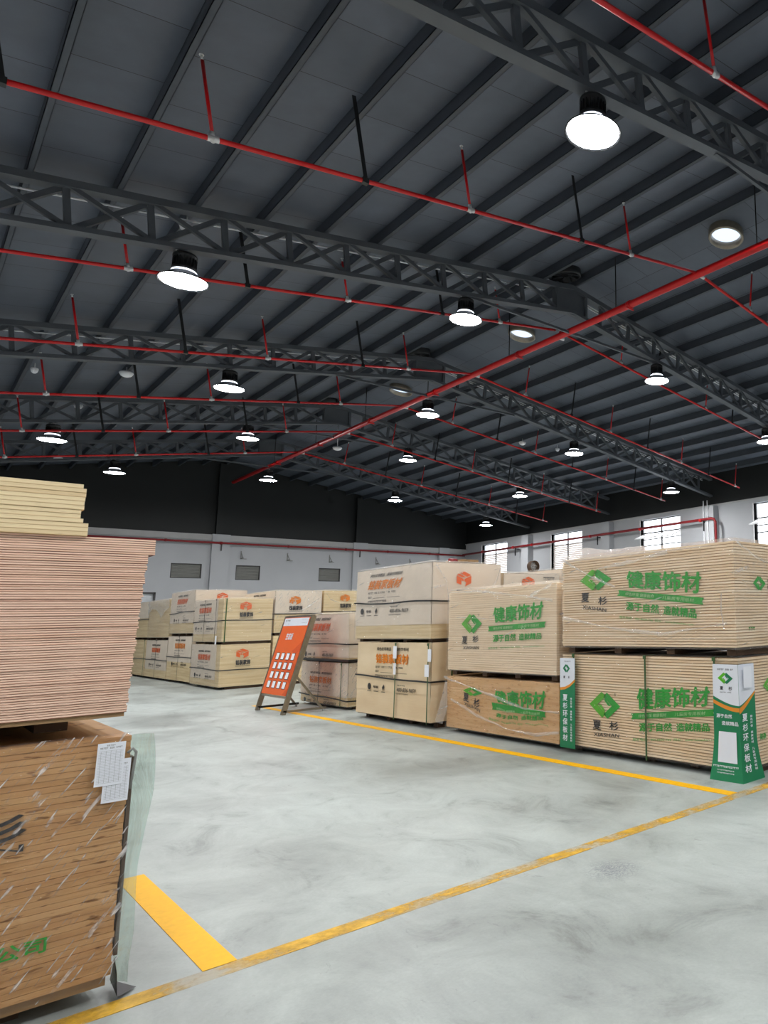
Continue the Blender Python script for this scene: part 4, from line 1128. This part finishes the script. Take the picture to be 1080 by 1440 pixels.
# C : stack at the far side of the cross aisle
x0,x1,y0,y1 = 5.2, 6.25, 19.05, 21.35
c1 = kraft_bundle('kraft bundle on the floor, corner towards the aisle, lower one with orange cube emblem', x0,x1,y0,y1,0.0,0.065,1.03,None,51,film=FILM,mat=E_WOOD)
MB().box(x0-0.006,x0-0.001,19.35,y1,0.22,1.035).build('paper_cover', PAPER, c1)
fC = Face('X', x0)
kraft_print(c1, fC, 20.26, 0.735, 1.0, 0.98, 0.0, ORANGE2, orow=-0.44)
cube_print(c1, Face('Y', y0), 5.52, 5.78, 0.69, 0.925, ORANGE2, 0.545, 0.67)
strap_loop(c1, x0,x1,y0,y1,0.465,wob=0.004,seed=5,dz=-0.02)
c2 = kraft_bundle('kraft bundle with vertical green strap, upper one at the aisle corner', x0,x1,y0,y1,1.04,1.10,2.105,None,52,film=FILMH,mat=E_WOOD)
MB().box(x0-0.006,x0-0.001,19.45,y1,1.28,2.11).build('paper_cover', PAPER, c2)
kraft_print(c2, fC, 20.42, 1.86, 1.0, 1.0, 0.0, ORANGE2, orow=-0.44)
cube_print(c2, Face('Y', y0), 5.54, 5.78, 1.81, 2.03, ORANGE2, 1.665, 1.785)
strap_loop(c2, x0,x1,y0,y1,1.57,wob=0.006,seed=6,dz=0.02)
strap_vert_y(c2, 5.25, y0, 1.08, 2.10); strap_vert(c2, x0, 19.5, 1.08, 2.1, mat=STRAPB, w=0.012); strap_vert(c2, x0, 20.4, 1.08, 2.1, mat=STRAPB, w=0.01)
MB().box(x0-0.045,x0-0.04,19.28,19.38,1.04,1.24).build('paper_tag', TAGW, c2)
# H : same row, farther right
h1 = kraft_bundle('lower kraft bundle beside the aisle-corner pair, mostly behind the poster stand', 6.30,7.38,19.05,21.3,0.0,0.07,1.20,None,53,wrap=False)
h2 = kraft_bundle('film-wrapped bundle directly above the orange poster stand', 6.30,7.38,19.05,21.3,1.20,1.27,2.29,None,54,film=FILMB,fcs='YT')
MB().box(6.294,7.386,19.044,19.049,1.72,2.295).box(6.294,6.299,19.044,21.3,1.60,2.295).build('paper_cover', PAPER, h2)
cube_print(h2, Face('Y', 19.05), 6.62, 6.88, 1.945, 2.17, ORANGE, 1.81, 1.93)
mk = MB(); Face('X', 6.3).rect(mk, L1, 20.6, 19.7, 2.19, 2.24, bold=0.01, out=0.012); mk.build('black_lettering', INK, h2)
strap_loop(h2, 6.30,7.38,19.05,21.3,1.725,wob=0.002,seed=7)
fold(h2, Face('Y', 19.05), [(6.9,1.80),(7.1,1.93),(7.3,2.1)], 0.03, 5)
h3 = kraft_bundle('lower kraft bundle two places right of the aisle corner', 7.44,8.5,19.05,21.3,0.0,0.07,1.20,None,55,wrap=False)
h4 = kraft_bundle('film-wrapped bundle beside the tall third stack, white film sweeping under its cube', 7.44,8.5,19.05,21.3,1.20,1.27,2.31,None,56,film=FILM,fcs='YT')
cube_print(h4, Face('Y', 19.05), 7.85, 8.09, 2.02, 2.22, ORANGE, 1.86, 1.985)
strap_loop(h4, 7.44,8.5,19.05,21.3,1.77,wob=0.002,seed=8)
fold(h4, Face('Y', 19.05), [(7.48,2.24),(7.6,2.08),(7.8,2.01),(8.0,2.02)], 0.015, 9)
# B
x0,x1,y0,y1 = 5.27, 6.45, 21.7, 24.0
b1 = kraft_bundle('kraft bundle on the floor, second back from the aisle corner', x0,x1,y0,y1,0.0,0.065,1.225,0.55,61,wrap=False)
fB = Face('X', x0)
kraft_print(b1, fB, 22.75, 0.98, 1.05, 0.98, 0.0, ORANGE, orow=-0.48)
strap_loop(b1, x0,x1,y0,y1,0.68,wob=0.005,seed=9); strap_vert(b1, x0, 22.8, 0.06, 1.23, mat=STRAPB, w=0.01)
b2 = kraft_bundle('tallest far bundle, white-papered, rising behind the aisle-corner pair', x0,x1,y0,y1,1.24,1.31,2.415,1.58,62,film=FILMH)
kraft_print(b2, fB, 22.85, 2.16, 1.05, 0.98, 1.0, ORANGE2, orow=-0.50)
cube_print(b2, Face('Y', y0), 5.75, 6.0, 2.12, 2.36, ORANGE2)
strap_loop(b2, x0,x1,y0,y1,1.84,wob=0.01,seed=10,dz=0.04)
# A
y0,y1 = 24.05, 26.45
a1 = kraft_bundle('kraft bundle on the floor, third back from the aisle corner', x0,x1,y0,y1,0.0,0.06,1.115,0.28,63,wrap=False)
kraft_print(a1, Face('X', x0), 25.25, 0.84, 1.0, 0.95, 0.0, ORANGE2, orow=-0.42)
strap_loop(a1, x0,x1,y0,y1,0.56,wob=0.004,seed=11); strap_vert(a1, x0, 25.2, 0.05, 1.12, mat=STRAPB, w=0.01)
a2 = kraft_bundle('far bundle with torn bunched film over plain tan boards', x0,x1,y0,y1,1.13,1.20,2.27,None,64,film=FILM)
m_ = MB()
vs = []; nu, nv = 14, 8
for i in range(nu+1):
    for j in range(nv+1):
        t = i/nu; s = j/nv
        low = 1.75+0.28*abs(math.sin(t*4.2+0.4))
        vs.append((x0-0.03-0.05*abs(noise.noise(Vector((t*7, s*6, 2)))), y1-(y1-y0)*t, 2.28-(2.28-low)*s))
m_.add(vs, [(i*(nv+1)+j, (i+1)*(nv+1)+j, (i+1)*(nv+1)+j+1, i*(nv+1)+j+1) for i in range(nu) for j in range(nv)], True)
m_.build('torn_film', FILMW, a2)
y0,y1 = 26.5, 28.9
a3 = kraft_bundle('farthest lower bundle just past the pink plywood edge', x0,x1,y0,y1,0.0,0.06,1.125,None,65,wrap=False)
strap_loop(a3, x0,x1,y0,y1,0.56,seed=12); strap_vert(a3, x0, 26.6, 0.05, 1.12)
a4 = kraft_bundle('farthest upper bundle just past the pink plywood edge', x0,x1,y0,y1,1.13,1.20,2.28,1.78,66,wrap=False)
strap_loop(a4, x0,x1,y0,y1,1.74,seed=13)

# ------------------------------------------------------------------ green corner signs
def vtext(face, mb, s, a0, a1, ztop, pitch, h, **k):
    for i, ch in enumerate(s):
        if ch in '/ ': continue
        face.rect(mb, ch, a0, a1, ztop-i*pitch-h, ztop-i*pitch, **k)
s1 = empty('corner_sign', (4.95, 6.1, 0.06), 'narrow green and white sign at the far left corner of the strapped pale bundle', 'sign', 'green corner signs')
xs_ = 4.945
MB().box(xs_-0.003, xs_, 5.975, 6.225, 0.05, 0.99).build('green_panel', SIGNG, s1)
fs_ = Face('X', xs_-0.003)
m_ = MB(); 
top = [(6.225,0.99),(6.14,0.99),(6.06,0.99),(5.975,0.99)]; bt = [(6.225,0.675),(6.14,0.685),(6.06,0.715),(5.975,0.77)]
fs_.strip(m_, top, bt, 0.001); m_.build('white_header', SIGNW, s1)
m_ = MB(); fs_.strip(m_, [(p[0], p[1]) for p in bt], [(p[0], p[1]-0.028) for p in bt], 0.0012); m_.build('orange_band', SIGNO, s1)
mA, mB_, mW, mK = MB(), MB(), MB(), MB()
chevrons(fs_, mA, mB_, 6.115, 0.88, -0.06, 0.045, 0.002); mB_.build('green_emblem', SIGNG, s1); mA.build('light_green_emblem', SIGNG, s1)
fs_.rect(mK, '夏', 6.165, 6.135, 0.775, 0.80, bold=0.01, out=0.002); fs_.rect(mK, '杉', 6.085, 6.06, 0.775, 0.80, bold=0.01, out=0.002); fs_.marks(mK, 6.19, 6.04, 0.95, 0.96, 8, 2, 0.002); mK.build('black_lettering', INK, s1)
vtext(fs_, mW, '夏杉环保板材', 6.175, 6.095, 0.605, 0.083, 0.068, bold=0.02, out=0.002)
vtext(fs_, mW, '绿色环保/健康板材/儿童房专用板材', 6.05, 6.02, 0.575, 0.027, 0.022, bold=0.01, out=0.002)
mW.build('white_lettering', TAGW, s1)

s2 = empty('corner_sign', (4.9, 3.8, 0.0), 'large folded green and white sign wrapped round the near corner of the strapped bundle', 'sign', 'green corner signs')
# folded board: front face (-X) y 4.08..3.79 ; side face (-Y) x 4.96..5.20 ; feet flare out at the bottom
zt = 0.975
def flare(z): return 0.055*max(0, 1-z/0.35)**1.5 + 0.01*(1-z/zt)
def rowp(z):
    fl = flare(z)
    return [(4.955-fl*1.2, 4.075+fl*0.1, z), (4.955-fl, 3.792-fl, z), (5.185+fl*0.3, 3.792-fl*1.0, z)]
class FoldFace:
    """front (side=0): u 0..1 from far edge to fold ; side (1): u 0..1 from fold to right edge"""
    def __init__(s, side): s.side = side
    def P(s, u, z, out=0.0):
        a, b, c = [Vector(p) for p in rowp(z)]
        if s.side == 0: p = a.lerp(b, u); nrm = Vector((-1,0,0))
        else: p = b.lerp(c, u); nrm = Vector((0,-1,0))
        return p + nrm*out
    quad = Face.quad; rect = Face.rect; poly = Face.poly; strip = Face.strip; marks = Face.marks
ff0, ff1 = FoldFace(0), FoldFace(1); ff0.axis = 'Y'; ff1.axis = 'Y'
m_ = MB()
zs_ = [0.0+zt*k/14 for k in range(15)]
for ff in (ff0, ff1):
    for side, out in ((1, 0.0), (-1, -0.003)):
        pass
    vs = [ff.P(u, z, 0) for z in zs_ for u in (0,1)] + [ff.P(u, z, -0.004) for z in zs_ for u in (0,1)]
    n2_ = len(zs_)*2
    for i in range(len(zs_)-1):
        m_.add([vs[2*i], vs[2*i+1], vs[2*i+3], vs[2*i+2]], [(0,1,2,3)])
        m_.add([vs[n2_+2*i], vs[n2_+2*i+1], vs[n2_+2*i+3], vs[n2_+2*i+2]], [(3,2,1,0)])
m_.build('green_panel', SIGNG, s2)
m_ = MB(); o_ = MB()
def crv0(u): return 0.70 - 0.075*math.sin(u*PI*0.5)          # white edge on the front face
def crv1(u): return 0.625 + 0.115*u**1.3
ff0.strip(m_, [(u/8, zt) for u in range(9)], [(u/8, crv0(u/8)) for u in range(9)], 0.0015)
ff1.strip(m_, [(u/8, zt) for u in range(9)], [(u/8, crv1(u/8)) for u in range(9)], 0.0015)
m_.build('white_header', SIGNW, s2)
ff0.strip(o_, [(u/8, crv0(u/8)-0.03+0.012*u/8) for u in range(9)], [(u/8, crv0(u/8)-0.062+0.010*u/8) for u in range(9)], 0.0016)
ff1.strip(o_, [(u/8, crv1(u/8)-0.018*(1-u/8)) for u in range(9)], [(u/8, crv1(u/8)-0.05*(1-u/8)-0.02) for u in range(9)], 0.0016)
o_.build('orange_band', SIGNO, s2)
mA, mB_, mW, mK = MB(), MB(), MB(), MB()
chevrons(ff0, mA, mB_, 0.50, 0.855, 0.30, 0.050, 0.003); mA.build('light_green_emblem', LGREEN, s2); mB_.build('green_emblem', SIGNG, s2)
ff0.marks(mK, 0.2, 0.82, 0.925, 0.937, 12, 3, 0.003); ff0.rect(mK, '夏', 0.28, 0.42, 0.755, 0.785, bold=0.01, out=0.003); ff0.rect(mK, '杉', 0.62, 0.76, 0.755, 0.785, bold=0.01, out=0.003)
ff0.marks(mK, 0.28, 0.78, 0.732, 0.738, 10, 3, 0.003); mK.build('black_lettering', INK, s2)
ff0.rect(mW, '源于自然', 0.12, 0.72, 0.515, 0.55, bold=0.02, out=0.003); ff0.rect(mW, '造就精品', 0.32, 0.95, 0.455, 0.49, bold=0.02, out=0.003)
mW.build('slogan_lettering', TAGW, s2); mW = MB()
ff0.marks(mW, 0.05, 0.9, 0.108, 0.122, 16, 4, 0.003, 0.9); ff0.marks(mW, 0.2, 0.75, 0.082, 0.09, 14, 4, 0.003, 0.9); ff0.marks(mW, 0.2, 0.75, 0.06, 0.068, 14, 7, 0.003, 0.9)
mW.build('small_print', TAGW, s2); mW = MB()
vtext(ff1, mW, '夏杉环保板材', 0.14, 0.46, 0.555, 0.083, 0.064, bold=0.02, out=0.003)
vtext(ff1, mW, '绿色环保/健康板材/儿童房专用板材', 0.62, 0.76, 0.535, 0.027, 0.021, bold=0.01, out=0.003)
mW.build('white_lettering', TAGW, s2)
m_ = MB(); ff0.strip(m_, [(0.20,0.40),(0.5,0.40),(0.86,0.40)], [(0.20,0.148),(0.5,0.148),(0.86,0.148)], 0.003); p_ = m_.build('white_label_box', SIGNW, s2)
m_ = MB(); [ff0.marks(m_, 0.27, 0.42, z, z+0.011, 2, 5, 0.005, 1) for z in (0.36,0.315,0.27,0.225,0.18)]; m_.build('label_print', INK, s2)
pt = MB().box(5.0, 5.115, 3.765, 3.768, 0.775, 0.955).build('paper_slip', TAGW); tag(pt, 'white paper slip clipped to the large green corner sign', 'paper')

# ------------------------------------------------------------------ orange poster stand
st = empty('poster_stand', (4.35, 13.15, 0), 'steel A-frame stand with a leaning orange poster and rows of small white cards', 'poster stand')
tl = math.radians(14.2)
YN, YFv = 12.56, 13.74
def sp_(u, v, out=0.0):   # u 0..1 far->near, v height along the board
    return Vector((4.36+v*math.sin(tl)-out*math.cos(tl), YFv+(YN-YFv)*u, v*math.cos(tl)+out*math.sin(tl)*1.0))
HB = 1.63
m_ = MB()
for u in (0.0, 1.0):
    m_.bar(sp_(u, 0.0), sp_(u, HB), 0.035, 0.075, up=(-math.cos(tl),0,math.sin(tl)))
m_.bar(sp_(0, HB), sp_(1, HB), 0.05, 0.035); m_.bar(sp_(0, 0.27), sp_(1, 0.27), 0.05, 0.03)
m_.build('frame', STAIN, st)
for u in (0.0, 1.0):
    p = sp_(u, 0)
    MB().bar((p.x, p.y, 0.05), (5.02, p.y, 0.05), 0.035, 0.035).build('base_rail', STAIN if u else BLACK, st)
    MB().bar((4.95, p.y, 0.06), sp_(u, 0.62)+Vector((0.02,0,0)), 0.03, 0.03).build('rear_strut', STAIN, st)
    MB().tube([(p.x+0.01, p.y, 0.0), (p.x+0.01, p.y, 0.05)], 0.018, 10).build('foot', TEE, st)
    MB().tube([(4.98, p.y, 0.0), (4.98, p.y, 0.05)], 0.018, 10).build('foot', TEE, st)
class Slant:
    axis = 'Y'
    def P(s, u, v, out=0.0): return sp_(u, v, out+0.04)
    quad = Face.quad; rect = Face.rect; poly = Face.poly; strip = Face.strip; marks = Face.marks
sl_ = Slant()
bd = MB(); A = [sp_(u, v, 0.02) for u, v in ((0.03,0.29),(0.97,0.29),(0.97,1.60),(0.03,1.60))]; B_ = [sp_(u, v, 0.038) for u, v in ((0.03,0.29),(0.97,0.29),(0.97,1.60),(0.03,1.60))]
bd.add(A+B_, [(3,2,1,0),(4,5,6,7),(0,1,5,4),(1,2,6,5),(2,3,7,6),(3,0,4,7)]).build('orange_poster', POSTER, st)
m_ = MB(); sl_.poly(m_, [(0.04,1.59),(0.96,1.59),(0.96,1.455),(0.04,1.455)], 0.001); m_.build('white_header', SIGNW, st)
m_ = MB()
sl_.poly(m_, [(0.97,1.20),(0.70,1.02),(0.86,0.95),(0.97,1.05)], 0.001); sl_.poly(m_, [(0.55,0.95),(0.95,0.80),(0.95,0.50),(0.70,0.62)], 0.001); sl_.poly(m_, [(0.96,0.42),(0.96,0.30),(0.82,0.30)], 0.001)
m_.build('darker_pattern', POSTERD, st)
mW = MB(); sl_.rect(mW, '生态板', 0.30, 0.56, 1.21, 1.33, bold=0.03, out=0.002); mW.build('white_lettering', TAGW, st)
mk = MB(); sl_.marks(mk, 0.10, 0.28, 1.53, 1.56, 3, 2, 0.002, 0.9); sl_.marks(mk, 0.17, 0.27, 1.485, 1.495, 5, 2, 0.002); sl_.marks(mk, 0.65, 0.9, 1.56, 1.567, 12, 2, 0.002); sl_.marks(mk, 0.68, 0.92, 1.50, 1.507, 12, 2, 0.002); mk.build('header_print', SHUT, st)
for r in range(4):
    for c in range(4):
        u0 = 0.165+0.196*c; v0 = 0.875-0.158*r
        m_ = MB(); w_, h_ = 0.105, 0.105
        m_.add([sl_.P(u0-0.008, v0-0.01, 0.002), sl_.P(u0+w_+0.008, v0-0.01, 0.002), sl_.P(u0+w_+0.008, v0+h_+0.008, 0.002), sl_.P(u0-0.008, v0+h_+0.008, 0.002)], [(0,1,2,3)])
        ho = m_.build('card_holder', INK, st)
        m_ = MB(); m_.add([sl_.P(u0, v0, 0.005), sl_.P(u0+w_, v0, 0.005), sl_.P(u0+w_, v0+h_, 0.005), sl_.P(u0, v0+h_, 0.005)], [(0,1,2,3)]); m_.build('white_card', TAGW, ho)

# ------------------------------------------------------------------ left foreground stack
x0, x1, y0, y1 = -0.52, 0.695, 3.62, 6.02
l1 = empty('wood_board_bundle', ((x0+x1)/2, (y0+y1)/2, 0), 'film-wrapped dark brown board bundle at the bottom left of the photo', 'wood bundle')
m_ = layers(x0,x1,y0,y1,0.095,0.985,40,0.0025,71,gap=0.05); m_.build('boards', [BROWN, GAP_SHADE], l1)
MB().box(x0+0.02,x1-0.01,y0+0.02,y1-0.02,0.055,0.088).build('base_sheet', PALE_PAL, l1)
MB().box(x0+0.03,x0+0.13,y0+0.12,y1-0.03,0,0.055).box(0.0,0.1,y0+0.12,y1-0.03,0,0.055).box(x1-0.34,x1-0.24,y0+0.12,y1-0.03,0,0.055).build('pallet', PALLET, l1)
fL = Face('Y', y0)
mk, mg = MB(), MB()
# last character and letters of the black name, ending near the left edge of the photo
fL.rect(mk, '夏', -0.10, 0.07, 0.655, 0.745, bold=0.03); fL.rect(mk, '杉', 0.255, 0.41, 0.655, 0.75, bold=0.03)
fL.rect(mk, 'XIASHAN', -0.13, 0.405, 0.617, 0.643, bold=0.008); mk.build('black_lettering', INK, l1)
mA, mB2 = MB(), MB(); chevrons(fL, mA, mB2, 0.08, 0.83, 0.13, 0.075, 0.01); mA.build('light_green_emblem', LGREEN, l1)
fL.rect(mB2, '夏杉板材有限公司', -0.10, 0.497, 0.247, 0.302, bold=0.02); mB2.build('dark_green_print', GREEN, l1)
shell(x0,x1,y0,y1,0.08,0.985,0.012,9,faces='Y',nz=40,ny=30,nx=44).build('plastic_wrap', FILML, l1)
# hanging translucent greenish sheet at the right side
m_ = MB(); vs = []; nu, nv = 10, 26
for i in range(nu+1):
    for j in range(nv+1):
        t = i/nu; s = j/nv; z = 0.985 - 0.93*s
        wd = 0.062 + 0.012*math.sin(s*9.0) - 0.035*s**3 + 0.02*max(0, s-0.93)*10
        x = 0.702 + wd*t + 0.004*noise.noise(Vector((t*4, s*9, 1.7)))
        y = 3.64 - 0.05*t + 0.02*math.sin(s*6+t*3)
        vs.append((x, y, z))
m_.add(vs, [(i*(nv+1)+j, (i+1)*(nv+1)+j, (i+1)*(nv+1)+j+1, i*(nv+1)+j+1) for i in range(nu) for j in range(nv)], True)
m_.build('hanging_film', FILMG, l1)
MB().box(0.70,0.712,3.62,6.0,0.16,0.90).build('edge_board', PALLET, l1)
MB().tube([(0.685,3.60,0.92),(0.70,3.595,0.935),(0.712,3.595,0.92),(0.700,3.595,0.78)], 0.006, 6).build('strap_end', SHUT, l1)
m_ = MB(); m_.add([(0.70,3.60,0.16),(0.712,3.60,0.10),(0.715,3.58,0.02),(0.79,3.66,0.005),(0.72,3.75,0.03)], [(0,1,2),(2,3,4),(0,2,4),(1,2,0)]); m_.build('black_film_corner', STRAPB, l1)
for (xa, xb, za, zb_, yy, nm) in ((0.585,0.672,0.808,0.969,3.583,'larger printed list sheet on the brown bundle, upper of two'), (0.612,0.694,0.742,0.902,3.586,'smaller printed sheet tucked below the first on the brown bundle')):
    o = empty('paper_list', ((xa+xb)/2, yy, za), 'white ' + nm, 'paper', 'paper lists on the brown bundle')
    MB().add([(xa,yy,za),(xb,yy,za),(xb+0.002,yy,zb_),(xa+0.002,yy,zb_),(xa,yy+0.002,za),(xb,yy+0.002,za),(xb+0.002,yy+0.002,zb_),(xa+0.002,yy+0.002,zb_)], [(0,1,2,3),(7,6,5,4),(0,4,5,1),(1,5,6,2),(2,6,7,3),(3,7,4,0)]).build('sheet', TAGW, o)
    m_ = MB(); fp = Face('Y', yy)
    for k_ in range(22):
        z_ = zb_-0.03-k_*0.006
        if z_ < za+0.01: break
        fp.poly(m_, [(xa+0.006, z_), (xb-0.005, z_), (xb-0.005, z_-0.0006), (xa+0.006, z_-0.0006)], 0.0006)
    for a_ in (0.15,0.33,0.5,0.68,0.85):
        a_ = xa+(xb-xa)*a_; fp.poly(m_, [(a_, zb_-0.03), (a_+0.0006, zb_-0.03), (a_+0.0006, za+0.012), (a_, za+0.012)], 0.0007)
    fp.marks(m_, xa+0.01, xb-0.008, zb_-0.022, zb_-0.016, 14, 3, 0.0008); fp.marks(m_, xa+0.03, xb-0.03, zb_-0.012, zb_-0.007, 5, 3, 0.0008)
    m_.build('printed_table', SHUT, o)
# pallet boards + pink plywood sheets
SPAL = empty('loose_pallet', (0.08, 4.8, 1.0), 'flat dark pallet with a pale base sheet under the pink plywood stack', 'pallet')
MB().box(-0.5,-0.4,3.80,5.98,1.012,1.062).box(0.0,0.1,3.80,5.98,1.012,1.062).box(0.42,0.52,3.80,5.98,1.012,1.062).build('runner', PALLET, SPAL)
MB().box(-0.54,0.668,3.63,6.02,1.062,1.078).build('base_sheet', PALE_PAL, SPAL)
pm = None; rr = random.Random(5)
z = 1.079; pitch_ = 0.0092; nsh = 76
for k in range(nsh):
    t = k/nsh
    xr_ = 0.672 + 0.030*t + rr.uniform(-0.0035,0.0035)
    if k > nsh-8: xr_ = 0.722
    elif k > nsh-12: xr_ = 0.700
    w = 1.21
    if pm is None:
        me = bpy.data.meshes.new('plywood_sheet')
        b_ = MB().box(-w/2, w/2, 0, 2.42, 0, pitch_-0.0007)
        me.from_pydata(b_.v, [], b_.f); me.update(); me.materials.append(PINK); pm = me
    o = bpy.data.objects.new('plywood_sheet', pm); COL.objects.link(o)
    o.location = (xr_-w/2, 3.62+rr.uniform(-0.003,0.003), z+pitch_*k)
    if k > nsh-8: tag(o, 'thin pink plywood sheet overhanging to the right at the top of the bare stack', 'plywood sheet', 'overhanging top plywood sheets')
    else: tag(o, 'thin pink-edged plywood sheet in the tall bare stack at the left', 'plywood sheet', 'plywood sheets in the bare stack')
ztop = z+pitch_*nsh
pm2 = None; zz = ztop; npal = 12; p2 = (1.985-ztop)/npal
for k in range(npal):
    if pm2 is None:
        me = bpy.data.meshes.new('pale_board'); b_ = MB().box(-0.61,0.61,0,2.42,0,p2-0.001); me.from_pydata(b_.v, [], b_.f); me.update(); me.materials.append(PALE); pm2 = me
    o = bpy.data.objects.new('pale_board', pm2); COL.objects.link(o)
    xr_ = (0.494 if k < 3 else 0.474+rr.uniform(-0.004,0.006)) if k not in (4,5) else 0.468
    if k == npal-1: xr_ = 0.468
    o.location = (xr_-0.61, 3.60+rr.uniform(-0.003,0.003), zz+p2*k)
    if k < 3: tag(o, 'pale wooden board at the bottom of the short pile, sticking out over pink plywood', 'wooden board', 'lowest pale boards')
    else: tag(o, 'pale wooden board in the short pile on top of the pink plywood stack', 'wooden board', 'pale boards on top of the stack')

# ------------------------------------------------------------------ light
w = bpy.data.worlds.new('sky'); SC.world = w; w.use_nodes = True
bg = w.node_tree.nodes['Background']; bg.inputs['Color'].default_value = (0.92, 0.96, 1.0, 1); bg.inputs['Strength'].default_value = 3.2
SC.view_settings.view_transform = 'Standard'; SC.view_settings.look = 'None'
SC.view_settings.exposure = 0.68; SC.view_settings.gamma = 1.0
SC.view_settings.use_curve_mapping = False
